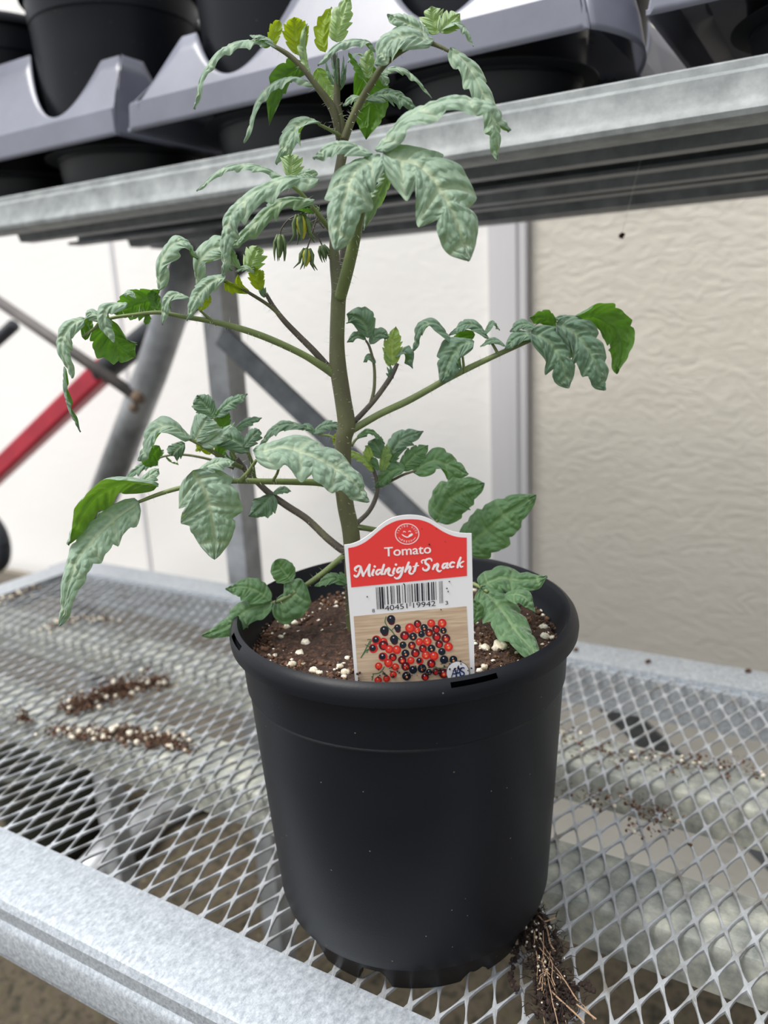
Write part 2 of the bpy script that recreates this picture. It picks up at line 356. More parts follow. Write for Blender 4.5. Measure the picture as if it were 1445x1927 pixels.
# ================================================================== UPPER RACK
rack = empty('plant_rack', (0, .4, -.62), 'taller galvanised rack behind the bench whose shelf carries the black pot trays', 'rack')
RX0, RX1 = -.60, .36
mb = MB()
mb.extrude_x([(.205,.4235),(.1985,.4235),(.1975,.4225),(.1975,.4185),(.1945,.4172),(.192,.4155),(.192,.4035),(.1905,.400),(.1895,.3965),(.1905,.3935),(.194,.392),(.216,.392),(.216,.3945),(.1965,.3945),(.1965,.400),(.2,.418),(.24,.419),(.24,.4235)], RX0-.04, RX1, 30)
mb.build('front_rail', M_rackrail, rack, True, 30)
for nm, y0, y1, xl in (('support_channel', .262, .345, -.60), ('support_channel', .40, .455, -.585), ('back_rail', .535, .585, -.60)):
    mb = MB(); zb = .3925
    mb.extrude_x([(y0,.420),(y0-.004,.417),(y0-.004,zb+.012),(y0,zb+.006),(y0+.002,zb),(y0+.018,zb),(y0+.018,zb+.003),(y0+.006,zb+.003),(y0+.004,.415),
                  (y1-.004,.415),(y1-.006,zb+.003),(y1-.020,zb+.003),(y1-.020,zb),(y1-.002,zb),(y1,zb+.004),(y1,.420)], xl, RX1, 24)
    mb.build(nm, M_darksteel, rack, True, 35)
expanded('mesh_deck', RX0+.01, RX1, .225, .58, .4205, .00679, .01562, .0, .0, .00115, .0016, M_darksteel, rack)
for x in (-.437,):
    mb = MB(); mb.bar((x, .385, -.62), (x, .385, .39), .029, roll=(1,0,0)); mb.build('post', M_tubesteel, rack, False)
mb = MB(); mb.bar((.42, .385, -.62), (.42, .385, .39), .029, roll=(1,0,0)); mb.build('post', M_tubesteel, rack, False)
mb = MB(); mb.bar((-.428, .372, .286), (.33, .372, -.325), .005, .024, roll=(0,0,1)); mb.build('brace', M_darksteel, rack, False)

# ------------------------------------------------------------------ nursery pots
def pot_mesh(full=True):
    """nursery pot, origin at its base centre"""
    H = .1632; mb = MB(); N = 180
    prof = [(.0705,.146),(.0758,H-.010),(.0768,H-.0022),(.0785,H),(.0803,H-.0010),(.0816,H-.0028),(.0822,H-.0045),(.0825,H-.0062),(.0822,H-.0092),(.0814,H-.0098),
            (.0807,H-.0092),(.0809,H-.006),(.0795,H-.0042),(.0782,H-.0048),(.0776,H-.0110),(.0770,.140),(.0766,.1325),(.0759,.1318),(.0755,.130),(.0740,.105),(.0718,.070),(.0698,.040),(.0686,.022),(.0672,.0165)]
    vs = []; fs = []
    for k, (r, z) in enumerate(prof):
        for i in range(N): a = 2*PI*i/N; vs.append((r*math.cos(a), r*math.sin(a), z))
    slots = [(-49.0, -33.5), (-135.0, -121.0), (72, 84)] if full else []
    for k in range(len(prof)-1):
        for i in range(N):
            deg = (i + .5) * 360 / N; deg = deg - 360 if deg > 180 else deg
            if k == 4 and any(a < deg < b for a, b in slots): continue
            j = (i+1) % N; fs.append((k*N+i, (k+1)*N+i, (k+1)*N+j, k*N+j))
    b = len(vs); rings = [(.0672,.0165),(.0655,.0150),(.0640,.012)]
    # feet: the skirt under the wall drops to the ground only here and there
    def drop(deg):
        d = (deg + 180) % 360 - 180
        best = .0105
        for c, w in ((-57, 15), (-97, 9), (-20, 8), (20, 12), (70, 12), (130, 12), (180, 12)):
            e = abs((d - c + 180) % 360 - 180)
            if e < w: best = 0.0
            elif e < w + 3: best = min(best, .0105 * (e - w) / 3)
        if -42 < d < -12 and best > 0: best = min(best, .0035 + .0012*math.sin(d*1.3) + .001*math.sin(d*3.1))
        return best
    last = (len(prof)-1)*N
    for i in range(N): a = 2*PI*i/N; vs.append((.0648*math.cos(a), .0648*math.sin(a), .0145))
    for i in range(N):
        a = 2*PI*i/N; z = drop(math.degrees(a)); r = .0648 - (.0145 - z) * .30; vs.append((r*math.cos(a), r*math.sin(a), z + .0002))
    for i in range(N):
        a = 2*PI*i/N; z = drop(math.degrees(a)); r = .0600 - (.0145 - z) * .30; vs.append((r*math.cos(a), r*math.sin(a), z + .0002))
    for i in range(N): a = 2*PI*i/N; vs.append((.058*math.cos(a), .058*math.sin(a), .0125))
    vs.append((0, 0, .0125)); c = len(vs) - 1
    for i in range(N):
        j = (i+1) % N; fs.append((last+i, b+i, b+j, last+j)); fs.append((b+i, b+N+i, b+N+j, b+j)); fs.append((b+N+i, b+2*N+i, b+2*N+j, b+N+j)); fs.append((b+2*N+i, b+3*N+i, b+3*N+j, b+2*N+j)); fs.append((b+3*N+i, c, b+3*N+j))
    if full: vs = [(x, y, z + .027*(x*HD.x + y*HD.y)*(z/.165)) for x, y, z in vs]
    mb.add(vs, fs); return mb
pot = pot_mesh().build('nursery_pot', M_pot, None, True, 35)
tag(pot, 'round black plastic nursery pot holding the tomato plant, standing on the mesh bench', 'pot')

# ------------------------------------------------------------------ pots and trays on the rack
PITCH_X = .175; PY = (.287, .462)
ps_me = pot_mesh(False).build('nursery_pot', M_pot, None, True, 35)
def shelf_soil(parent): pass
trays = [(-.80, -.372, [-.797+.0+.175*0-.0, -.622, -.447], 'black shuttle tray at the left end of the rack, scalloped front', ),
         (-.357, .028, [-.246, -.071], 'black shuttle tray in the middle of the rack, behind the plant top'),
         (.060, .445, [.172, .347], 'black shuttle tray at the right end of the rack, one corner in view')]
trays[0] = (-.76, -.372, [-.622, -.447], trays[0][3])
pot_lab = ['black nursery pot in the left tray, {} row, {} of its two', ]
def scal(x, us, x0, x1, sl0, sl1):
    """height of the skirt's top edge above its lower edge"""
    best = .092 if min(us) < x < max(us) else .066
    for u in us: best = min(best, .0255 + .042 * (abs(x - u)/.046)**2)
    if sl0: best = min(best, max((x - x0) / sl0, .0215 if x - x0 > .004 else .003))
    if sl1: best = min(best, max((x1 - x) / sl1, .0215 if x1 - x > .004 else .003))
    return best
def lean(h): return 0 if h < .021 else .002 + (h - .021) * .42
first = True; idx = 0
for ti, (x0, x1, us, lab) in enumerate(trays):
    tr = empty('shuttle_tray', ((x0+x1)/2, .2, .428), lab, 'tray', 'shuttle trays on the rack')
    zb = .4555; yf = .203; sl0, sl1 = ((0, .08), (.75, .25), (.75, .25))[ti]
    HS = (0, .07, .2, .45, .7, .85, 1.0)
    def hs(top): return [0, .004, .0205, .0215] + [.0215 + (top-.0215)*q for q in (.35, .7, 1.0)] if top > .0215 else [top*q for q in (0, .2, .4, .6, .8, .9, 1)]
    mb = MB(); n = 160; vs = []; fs = []
    for i in range(n+1):
        x = x0 + (x1-x0)*i/n
        for h in hs(scal(x, us, x0, x1, sl0, sl1)): vs.append((x, yf + lean(h), zb + h))
    for i in range(n):
        for j in range(6): a = i*7+j; fs.append((a, a+7, a+8, a+1))
    mb.add(vs, fs); o = mb.build('skirt', M_tray, tr, True, 40)
    md = o.modifiers.new('thick', 'SOLIDIFY'); md.thickness = .0012; md.offset = 1
    for side, xs, sl in ((1, x1, sl1), (-1, x0, sl0)):
        mb = MB(); vs = []; fs = []; n2 = 110; ly = .37
        for i in range(n2+1):
            t = i/n2; y = yf + ly*t; top = scal(y, [PY[0]+.005, PY[1]+.005], 0, 0, 0, 0); top = min(top, .066)
            warp = 0.0; drp = 0.0
            if ti == 1 and side == 1: warp = .016*math.sin(min(1, t*5)*PI) + .05*t; drp = -.030*min(1, t*2.6)**1.3
            for h in hs(top):
                vs.append((xs - side*(h*sl if h > .0215 else h*.2) + warp, max(y, yf + lean(h)), zb + drp + h))
        for i in range(n2):
            for j in range(6): a = i*7+j; fs.append((a, a+7, a+8, a+1))
        mb.add(vs, fs); o = mb.build('skirt', M_tray, tr, True, 40)
        md = o.modifiers.new('thick', 'SOLIDIFY'); md.thickness = .0012; md.offset = 1
    # unseen plate with pot holes plus far skirt, added to block light
    mb = MB(); vs = []; fs = []; gx, gy = 64, 56; wx0, wx1, wy0, wy1 = x0 + .018, x1 - .018, yf + .012, yf + .36
    for j in range(gy+1):
        for i in range(gx+1): vs.append((wx0 + (wx1-wx0)*i/gx, wy0 + (wy1-wy0)*j/gy, zb + .024))
    for j in range(gy):
        for i in range(gx):
            cx_ = wx0 + (wx1-wx0)*(i+.5)/gx; cy_ = wy0 + (wy1-wy0)*(j+.5)/gy
            if any((cx_-u)**2 + (cy_-y)**2 < .0735**2 for u in us for y in PY): continue
            a = j*(gx+1)+i; fs.append((a, a+1, a+gx+2, a+gx+1))
    mb.add(vs, fs)
    mb.box((x0 + .006, wy1, zb - .01), (x1 - .006, wy1 + .0015, zb + .06)); mb.build('light_block', M_tray, tr, False)
    for ri, y in enumerate(PY):
        for ui, u in enumerate(us):
            mb = MB(); prof = [(.001,.4345),(.050,.4345),(.052,.4245),(.060,.4245),(.063,.428),(.066,.450),(.0665,.4545),(.078,.456),(.078,.4552),(.0655,.4535)]; N = 48
            vs = [(u + r*math.cos(2*PI*i/N), y + r*math.sin(2*PI*i/N), z) for r, z in prof for i in range(N)]
            fs = [(a*N+i, a*N+(i+1)%N, (a+1)*N+(i+1)%N, (a+1)*N+i) for a in range(len(prof)-1) for i in range(N)] + [tuple(range(N-1,-1,-1))]
            mb.add(vs, fs); mb.build('cup', M_traydark, tr, True, 40)
            if ti == 0 and ui == 0 and ri == 1: pass
            p = ps_me if first else ps_me.copy()
            if not first: COL.objects.link(p)
            first = False
            p.location = (u, y, .4355)
            tray_nm = ['left', 'middle', 'right'][ti]
            where = ('front' if ri == 0 else 'back')
            sd_ = ['left', 'right'][ui]
            tag(p, 'black nursery pot, the {} {} one in the {} tray on the rack'.format(where, sd_, tray_nm), 'pot', 'black pots in the rack trays')
            idx += 1

# ================================================================== THINGS BEHIND, LEFT
Y5 = .52
frame = empty('pipe_frame', aty(190, 950, Y5), 'leaning grey steel pipe with a thin brown cross bar, behind the bench at left', 'pipe frame')
mb = MB(); mb.tube([aty(372, 440, Y5), aty(285, 700, Y5), aty(175, 985, Y5)], .0235, 20); mb.build('pipe', M_tubesteel, frame)
mb = MB(); mb.tube([aty(-40, 542, Y5-.02), aty(256, 745, Y5-.02)], .0085, 12); mb.build('cross_bar', noisy('brown_bar', [(.3, s2l(70,66,66)), (.7, s2l(96,90,86))], 30, .6), frame)
mb = MB(); mb.blob(aty(259, 748, Y5-.02), .0105, 2, 3, .3); mb.blob(aty(252, 768, Y5-.022), .007, 2, 5, .3); mb.build('weld', M_rust, frame)
truck = empty('hand_truck', aty(0, 890, Y5+.06), 'red tubed hand truck frame with dark grip, leaning at the far left edge', 'hand truck')
Y6 = Y5 + .07
mb = MB(); mb.bar(aty(-80, 960, Y6), aty(205, 688, Y6), .036, .030, roll=(0,1,0)); o = mb.build('frame_tube', M_red, truck, False)
md = o.modifiers.new('bev', 'BEVEL'); md.width = .006; md.segments = 3
mb = MB(); mb.tube([aty(190, 702, Y6), aty(330, 590, Y6), aty(460, 480, Y6)], .0195, 16); mb.build('grip', M_rubber, truck)
mb = MB(); mb.tube([aty(-60, 690, Y6), aty(26, 612, Y6)], .011, 12); mb.build('handle', M_rubber, truck)
c = aty(-22, 1020, Y6); ex = Vector((1,0,0)); ez = Vector((0,0,1))
mb = MB(); N = 40; ring = [c + (ex*math.cos(2*PI*i/N)*.9 + ez*math.sin(2*PI*i/N)) * .050 for i in range(N+1)]
mb.tube(ring, .0155, 14, cap=False); mb.build('wheel', M_rubber, truck)
tag(truck, kind=None)
# things lying on the ground under the bench
mb = MB(); mb.tube([atz(150, 1670, -.585), atz(225, 1590, -.585), atz(300, 1530, -.585), atz(420, 1470, -.585)], .032, 16)
tag(mb.build('drain_pipe', M_tubesteel), 'grey pipe lying on the ground, blurred beneath the mesh at left', 'pipe')
mb = MB(); prof = [(.07, 0), (.08, .002), (.095, .17), (.10, .172), (.10, .18), (.088, .18), (.08, .01)]; N = 40
g = atz(110, 1560, -.6); vs = [(g.x + r*math.cos(2*PI*i/N), g.y + r*math.sin(2*PI*i/N), -.615 + z) for r, z in prof for i in range(N)]
fs = [(a*N+i, a*N+(i+1)%N, (a+1)*N+(i+1)%N, (a+1)*N+i) for a in range(len(prof)-1) for i in range(N)] + [tuple(range(N-1,-1,-1))]
mb.add(vs, fs); tag(mb.build('bucket', plain('dark_olive_plastic', s2l(54,56,46), .7)), 'dark round tub on the ground, blurred beneath the mesh at left', 'tub')

mb = MB(); mb.box((-2.6, .745, -.62), (-.42, .765, -.235)); tag(mb.build('wall_darkener', noisy('wall_darkener_brown', [(.3, s2l(96,90,80)), (.7, s2l(132,124,112))], 14, .8, stretch=(.3,1,3)), smooth=False), 'brown board added to darken the low white wall, seen through the mesh', 'board')  # added board, gives the too-bright lower wall a darker tone behind the mesh
# spider thread with a dangling speck
pa = aty(1215, 262, .30); pb = aty(1170, 441, .30)
mb = MB(); mb.tube([pa, pa.lerp(pb, .5), pb], .00012, 5); th = mb.build('spider_thread', M_hair)
tag(th, 'fine spider thread hanging from the rack with a dark speck at its end', 'thread')
mb = MB(); mb.blob(pb - Vector((0,0,.0008)), .0022, 2, 2, .5); mb.build('speck', M_soil, th)

# ================================================================== SOIL IN THE POT
ZS = .1480
mb = MB(); N = 96; RN = 40; vs = [(0,0,ZS)]; fs = []
for k in range(1, RN+1):
    r = .0756 * k / RN
    for i in range(N):
        a = 2*PI*i/N; x, y = r*math.cos(a), r*math.sin(a)
        z = ZS + .0022*noise.noise(Vector((x*60, y*60, 1))) + .0016*noise.noise(Vector((x*170, y*170, 5))) + .001*noise.noise(Vector((x*420, y*420, 9)))
        z += .004*math.exp(-((x+.022)**2 + (y+.013)**2)/.0006) - (.003 if k > RN-3 else 0)
        vs.append((x, y, z))
for i in range(N): fs.append((0, 1+i, 1+(i+1)%N))
for k in range(RN-1):
    for i in range(N): a = 1+k*N+i; b = 1+k*N+(i+1)%N; fs.append((a, a+N, b+N, b))
mb.add(vs, fs); soil = mb.build('potting_soil', M_soil)
tag(soil, 'dark brown potting mix with white perlite filling the black pot', 'soil', kind='stuff')
def fibres(mb, pts, L, r):
    for p in pts:
        a = random.uniform(0, 2*PI); e = random.uniform(-.2, .7); l = L * random.uniform(.4, 1.3)
        d = Vector((math.cos(a)*math.cos(e), math.sin(a)*math.cos(e), math.sin(e)))
        q = Vector((random.uniform(-1,1), random.uniform(-1,1), random.uniform(-.3,.6))) * l * .25
        mb.tube([Vector(p), Vector(p) + d*l*.5 + q, Vector(p) + d*l], [r, r*.8, r*.3], 4)
def rnd_disc(R):
    while True:
        x, y = random.uniform(-R, R), random.uniform(-R, R)
        if x*x + y*y < R*R: return x, y
mb = MB()
pts = []
for i in range(6400):
    x, y = rnd_disc(.0735); pts.append((x, y, ZS - .0004))
fibres(mb, pts[:4400], .0038, .00017)
for p in pts[4400:]: mb.blob((p[0], p[1], ZS + random.uniform(-.0008, .0010)), random.uniform(.0004, .0013), 1, random.random()*50, .8)
o = mb.build('soil_fibre', M_coir, soil); o['kind'] = 'stuff'
mb = MB()
for i in range(460):
    x, y = rnd_disc(.072); mb.blob((x, y, ZS + random.uniform(.0, .001)), random.choice([.0003, .0004, .0005, .0006, .0008, .0012]) * random.uniform(.8, 1.2), 1, random.random()*90, .7, (1.2, 1, .8))
for px, py, r in ((575,1210,3.2),(555,1172,2.4),(563,1230,2.8),(527,1169,2.2),(540,1180,2.2),(608,1188,1.6),(590,1262,2.6),(601,1266,1.9),(549,1250,2.6),(940,1216,4.2),(912,1218,2.6),(1012,1107,2.0),(1023,1150,2.4),(1023,1180,2.6),(1018,1138,1.8),(1026,1198,3.0),(1040,1137,2.0),(978,1120,3.0),(640,1254,2.0),(653,1238,1.6),(650,1265,2.6),(911,1255,2.2),(902,1262,1.8)):
    p = atz(px, py, ZS + .001); mb.blob(p, r*.00075, 2, px*.37, .6, (1.15, 1, .8))
o = mb.build('perlite', M_perl, soil); o['kind'] = 'stuff'

# ================================================================== SPILLED SOIL ON THE MESH
def spill(label, px_list, n, spread, zup=.003, perl=.12, size=1.0):
    P = [atz(x, y, 0) for x, y in px_list]; mb = MB(); mp_ = MB(); mf = []
    for i in range(n):
        a = random.random() * (len(P)-1); k = int(a); c = P[k].lerp(P[min(k+1, len(P)-1)], a-k)
        x, y = random.gauss(0, spread), random.gauss(0, spread*.55); z = abs(random.gauss(0, zup))*math.exp(-(x*x+y*y)/(spread*spread*2))
        p = (c.x + x, c.y + y, z + .0004)
        if random.random() < perl: mp_.blob(p, random.uniform(.0008, .0021)*size, 1, i, .6)
        elif random.random() < .4: mb.blob(p, random.uniform(.0005, .0014)*size, 1, i, 1.2)
        else: mf.append(p)
    fibres(mb, mf, .005*size, .0003*size)
    o = mb.build('spilled_soil', M_coir); tag(o, label, 'soil', kind='stuff')
    c = mp_.build('perlite', M_perl, o); c['kind'] = 'stuff'; return o
spill('long brown ridge of spilled soil left of the pot, farther of the two ridges', [(125,1340),(190,1320),(240,1300),(315,1288)], 900, .006, .008, .04, 1.3)
spill('crumbly spilled soil with much white perlite left of the pot, nearer ridge', [(100,1382),(180,1385),(240,1385),(290,1395),(350,1405)], 620, .008, .0035, .11, 1.3)
spill('small dark clod of spilled soil on the mesh near the left edge', [(35,1356),(50,1356)], 110, .0025, .006, .02)
spill('blurred patch of spilled soil on the mesh below the lowest left leaf', [(90,1185),(130,1168),(200,1165)], 150, .008, .003, .2)
spill('blurred soil crumbs on the bench end flange at the far left', [(0,1135),(35,1122),(70,1105)], 110, .006, .003, .25)
spill('fine soil crumbs strewn on the channel right of the pot', [(1045,1370),(1120,1420),(1230,1430),(1340,1440),(1435,1455)], 260, .012, .001, .08, .9)
spill('scattered reddish soil crumbs on the mesh right of the pot', [(1070,1500),(1130,1505),(1200,1510),(1250,1545),(1200,1570)], 170, .009, .0008, .03, .9)
for k, (lb, x, y) in enumerate((('small soil crumb on the back rail near the pot rim', 1082, 1222), ('tiny dark soil speck on the back rail, mid-way right', 1222, 1244), ('reddish soil crumb on the back rail near the right edge', 1405, 1262))):
    mb = MB(); p = atz(x, y, .004); 
    for s in range(4): mb.blob(p + Vector((random.uniform(-.002,.002), random.uniform(-.002,.002), 0)), .0016, 1, s+k, .9)
    tag(mb.build('soil_crumb', M_coir), lb, 'soil')
# root clump
mb = MB(); mr_ = MB(); mpz = MB()
axis = [(1003,1722,1.3),(1012,1745,1.5),(1015,1775,1.6),(1022,1810,1.7),(1035,1850,1.6),(1040,1890,1.5),(1048,1925,1.4)]
cen = [atz(x, y, .003) for x, y, w in axis]
for i in range(1100):
    a = (random.random()**.9) * (len(cen)-1); k = int(a); c = cen[k].lerp(cen[min(k+1, 6)], a-k); w = .0045 if a > .8 else .002
    p = c + Vector((random.gauss(0, w), random.gauss(0, w), abs(random.gauss(0, .003))))
    if i % 3 == 0: mb.blob(p, random.uniform(.0006, .0015), 1, i, 1.3)
    else: fibres(mb, [p], .006, .00025)
for br in ([(1040,1870),(1075,1860),(1100,1850),(1118,1866)], [(985,1755),(965,1800),(962,1840),(968,1865)]):
    for i in range(60):
        a = random.random()*(len(br)-1); k = int(a); q = atz(br[k][0]+(br[k+1][0]-br[k][0])*(a-k), br[k][1]+(br[k+1][1]-br[k][1])*(a-k), .002)
        mb.blob(q + Vector((random.gauss(0,.0008), random.gauss(0,.0008), 0)), random.uniform(.0005,.0013), 1, i, .9)
rc = mb.build('root_clump', M_dcoir); tag(rc, 'clump of dark soil and pale roots lying against the right foot of the pot', 'roots')
for s in range(15):
    k = random.randint(2, 5); p = cen[k] + Vector((random.gauss(0,.002), random.gauss(0,.002), .006)); pts = [tuple(p)]
    d = (cen[min(k+1,6)] - cen[k-1]).normalized() + Vector((random.gauss(0,.5), random.gauss(0,.5), random.gauss(0,.2)))
    for t in range(5): p = p + d*.005 + Vector((random.gauss(0,.001), random.gauss(0,.001), random.gauss(0,.0006))); p.z = max(p.z, .001); pts.append(tuple(p))
    mr_.tube(catmull(pts, 3), .00022, 5)
for path in ([(1000,1715),(1015,1725),(1028,1745),(1035,1775),(1045,1790)], [(1012,1738),(1030,1733),(1045,1727)], [(1022,1850),(1050,1878),(1080,1905),(1100,1925)], [(1085,1890),(1105,1905),(1122,1918)]):
    mr_.tube(catmull([tuple(atz(x, y, .008)) for x, y in path], 4), .0004, 6)
mr_.build('root', M_root, rc)
for i in range(40):
    k = random.randint(1, 5); mpz.blob(cen[k] + Vector((random.gauss(0,.004), random.gauss(0,.004), .006)), random.uniform(.0003, .0008), 1, i, .5)
o = mpz.build('perlite', M_perl, rc); o['kind'] = 'stuff'

# ================================================================== PLANT LABEL
LO = Vector((0.035996, -0.055376, 0.157366)); E1 = Vector((0.812242, 0.583222, 0.010696)).normalized(); E2 = Vector((0.014973, -0.039177, 0.99912)).normalized()
EN = E1.cross(E2).normalized()
if EN.dot(CAM - LO) < 0: EN = -EN
def lab(px, py, lift=0.0):
    r = ray(px, py); t = (LO - CAM).dot(EN) / r.dot(EN); return CAM + r*t + EN*lift
def Z(x0, y0, s):
    return lambda x, y: (x0 + x*s, y0 + y*s)
tagroot = empty('plant_tag', LO - E2*.03, 'white and red plastic plant tag with barcode, stuck in the front of the soil', 'plant tag')
def poly(mb, pts, lift, mi=0):
    vs = [lab(x, y, lift) for x, y in pts]; n = Vector((0,0,0))
    for i in range(1, len(vs)-1): n += (vs[i]-vs[0]).cross(vs[i+1]-vs[0])
    if n.dot(EN) < 0: vs.reverse()
    mb.add(vs, [tuple(range(len(vs)))], mi)
z7 = Z(620, 940, 300/1445)
outl = [(132,412),(200,402),(270,375),(330,340),(400,285),(470,225),(540,180),(620,152),(720,140),(820,148),(900,172),(960,205),(1040,258),(1110,288),(1190,304),(1287,308)]
outl = catmull(outl, 4)
top = [z7(x, y) for x, y in outl]
body = top + [z7(1316, 1600), z7(1330, 1800), z7(250, 1860), z7(232, 1650)]
n = len(body); fv = [lab(x, y, 0) for x, y in body]; bv = [p - EN*.0004 for p in fv]
mb = MB(); mb.add(fv + bv, [tuple(range(n-1,-1,-1)), tuple(range(n, 2*n))] + [(i, (i+1)%n, n+(i+1)%n, n+i) for i in range(n)])
M_white = plain('tag_white', s2l(238,236,236), .35); M_redp = plain('tag_red', s2l(236,62,58), .4); M_ink = plain('ink_black', s2l(24,18,34), .4)
M_navy = plain('ink_navy', s2l(26,50,110), .4); M_pink = plain('ink_white', s2l(248,240,238), .4)
mb.build('card', M_white, tagroot, False)
mb = MB()
inner = [(168,440),(240,424),(310,392),(370,350),(440,290),(510,238),(590,198),(660,182),(740,178),(820,184),(900,210),(960,246),(1030,290),(1100,322),(1170,340),(1243,345)]
poly(mb, [z7(x, y) for x, y in catmull(inner, 4)] + [z7(1245, 692), z7(196, 796)], .0001)
mb.build('printed_panel', M_redp, tagroot, False)
STK = [0]
def stroke(mb, pts, tf, lift, mi=0, n=5):
    P = catmull([(x, y, w*1.14) for x, y, w in pts], n); L = []; R = []
    for i, (x, y, w) in enumerate(P):
        a = P[max(i-1,0)]; b = P[min(i+1,len(P)-1)]; dx, dy = b[0]-a[0], b[1]-a[1]; q = math.hypot(dx, dy) or 1
        L.append((x - dy/q*w, y + dx/q*w)); R.append((x + dy/q*w, y - dx/q*w))
    for i in range(len(P)-1):
        poly(mb, [tf(*L[i]), tf(*L[i+1]), tf(*R[i+1]), tf(*R[i])], lift + i*.000002, mi)
    STK[0] += 1; lift += .000001 + (STK[0] % 7)*.0000003
    for k_, (x, y, w) in enumerate(P):
        lift += .000002
        poly(mb, [tf(x + w*math.cos(2*PI*k/10), y + w*math.sin(2*PI*k/10)) for k in range(10)], lift, mi)
def disc(mb, x, y, r, tf, lift, mi=0, n=18, sy=1.0):
    poly(mb, [tf(x + r*math.cos(2*PI*k/n), y + r*sy*math.sin(2*PI*k/n)) for k in range(n)], lift, mi)
c1 = Z(655, 1035, 240/1445)
mb = MB(); LT = .00022
S = [
 [(70,287,9),(95,300,11),(120,270,11),(135,225,11),(140,190,9),(115,180,11),(82,202,12),(76,225,8),(95,238,6)],
 [(142,190,11),(155,240,12),(170,288,13)], [(170,290,8),(205,228,9),(243,166,12)], [(243,166,12),(234,230,13),(238,282,13),(252,294,6)],
 [(290,222,11),(272,272,12),(287,286,6)], [(300,185,12),(302,186,12)],
 [(368,222,8),(335,226,10),(316,258,11),(336,276,10),(366,246,8)], [(405,166,11),(386,230,12),(377,266,12),(396,272,7)],
 [(428,220,9),(412,268,11)], [(418,255,8),(455,206,11),(468,222,12),(454,262,11),(480,286,10),(512,280,5)],
 [(525,207,11),(508,256,11),(522,264,6)], [(540,163,12),(542,164,12)],
 [(605,204,9),(575,202,10),(552,234,11),(568,254,10),(600,225,8)], [(622,196,10),(606,258,12),(580,308,12),(545,320,9),(525,306,7)],
 [(686,140,11),(662,200,12),(645,243,11)], [(652,232,8),(692,187,11),(706,202,12),(690,248,11),(715,268,10),(742,255,5)],
 [(776,150,11),(756,213,12),(751,238,10),(735,240,7)], [(735,187,6),(796,174,6)],
 [(946,120,8),(938,100,8),(908,97,9),(876,116,11),(878,148,12),(908,172,12),(912,204,12),(884,228,11),(852,220,9),(846,202,7)], [(876,112,6),(848,112,7),(830,128,7),(838,146,6)],
 [(978,165,9),(960,213,11)], [(966,200,8),(1005,157,11),(1018,172,12),(1005,214,11),(1030,240,10),(1056,228,5)],
 [(1112,150,8),(1080,158,10),(1068,193,11),(1086,203,10),(1112,172,8)], [(1126,147,10),(1116,193,11),(1136,200,7)],
 [(1202,142,9),(1176,138,10),(1150,164,11),(1162,190,11),(1196,184,7)],
 [(1273,86,11),(1251,140,12),(1238,194,11)], [(1248,166,7),(1286,138,8),(1306,128,7)], [(1262,160,9),(1276,188,9),(1298,184,6)]]
for s in S: stroke(mb, s, c1, LT)
mb.build('lettering', M_pink, tagroot, False)
def text(name, body, a, b, ch, mat, lift, bold=0.0, parent=None, tfv=None):
    """text set from pixel a to pixel b, letters ch pixels high"""
    cu = bpy.data.curves.new('text_curve', 'FONT'); cu.body = body; cu.size = 1; cu.offset = bold; cu.resolution_u = 6
    o = bpy.data.objects.new('text_tmp', cu); COL.objects.link(o)
    dg = bpy.context.evaluated_depsgraph_get(); me = bpy.data.meshes.new_from_object(o.evaluated_get(dg))
    bpy.data.objects.remove(o); xs = [v.co.x for v in me.vertices]; ys = [v.co.y for v in me.vertices]
    x0, x1, y1 = min(xs), max(xs), max(ys)
    A = lab(*a, lift); B = lab(*b, lift); U = (B - A); V = EN.cross(U).normalized()
    if V.dot(E2) < 0: V = -V
    hh = (lab(a[0], a[1] - ch, lift) - A).length
    for v in me.vertices: v.co = A + U*((v.co.x - x0)/(x1 - x0)) + V*(v.co.y/y1*hh)
    o = link(name, me, mat, parent or tagroot, False); return o
def P2(f, x, y): return f(x, y)
z2 = Z(690, 970, 160/1445)
text('lettering', 'Tomato', z2(300, 694), z2(1086, 636), 16.8, M_pink, LT)
text('lettering', 'Tomato', z2(308, 696), z2(1094, 638), 16.8, M_pink, LT + .00001)
text('lettering', 'Tomato', z2(303, 691), z2(1090, 633), 16.6, M_pink, LT + .00002)
# round emblem
mb = MB(); ecx, ecy, er = 686, 312, 205
def ringp(r, a): return z2(ecx + r*math.cos(a), ecy + r*.87*math.sin(a))
for r0, r1 in ((192, 206),):
    for k in range(48):
        a, b = 2*PI*k/48, 2*PI*(k+1)/48; poly(mb, [ringp(r0,a), ringp(r1,a), ringp(r1,b), ringp(r0,b)], LT)
for a0, a1 in ((155, 128), (25, 52)):
    for k in range(8):
        a, b = math.radians(a0+(a1-a0)*k/8), math.radians(a0+(a1-a0)*(k+1)/8); poly(mb, [ringp(150,a), ringp(157,a), ringp(157,b), ringp(150,b)], LT)
for s in ([(600,322,6),(640,350,8),(690,366,8),(735,345,8),(768,310,6)], [(618,280,4),(630,268,5),(648,270,5),(658,282,4)], [(708,274,4),(722,262,5),(738,264,5),(748,278,4)],
          [(715,345,6),(735,325,7),(765,308,7),(775,322,6),(755,340,7),(720,358,6)], [(730,340,3),(762,318,3)]):
    stroke(mb, s, z2, LT)
mb.build('emblem', M_pink, tagroot, False)
def arc_text(s, a0, a1, r, h, flip=False):
    for k, ch in enumerate(s):
        if ch == ' ': continue
        a = math.radians(a0 + (a1-a0)*k/(len(s)-1)); w = 11
        cx, cy = ecx + r*math.cos(a), ecy + r*.87*math.sin(a); tx, ty = (-math.sin(a), math.cos(a)*.87)
        if flip: tx, ty = -tx, -ty
        text('lettering', ch, z2(cx - tx*w, cy - ty*w), z2(cx + tx*w, cy + ty*w), h, M_pink, LT)
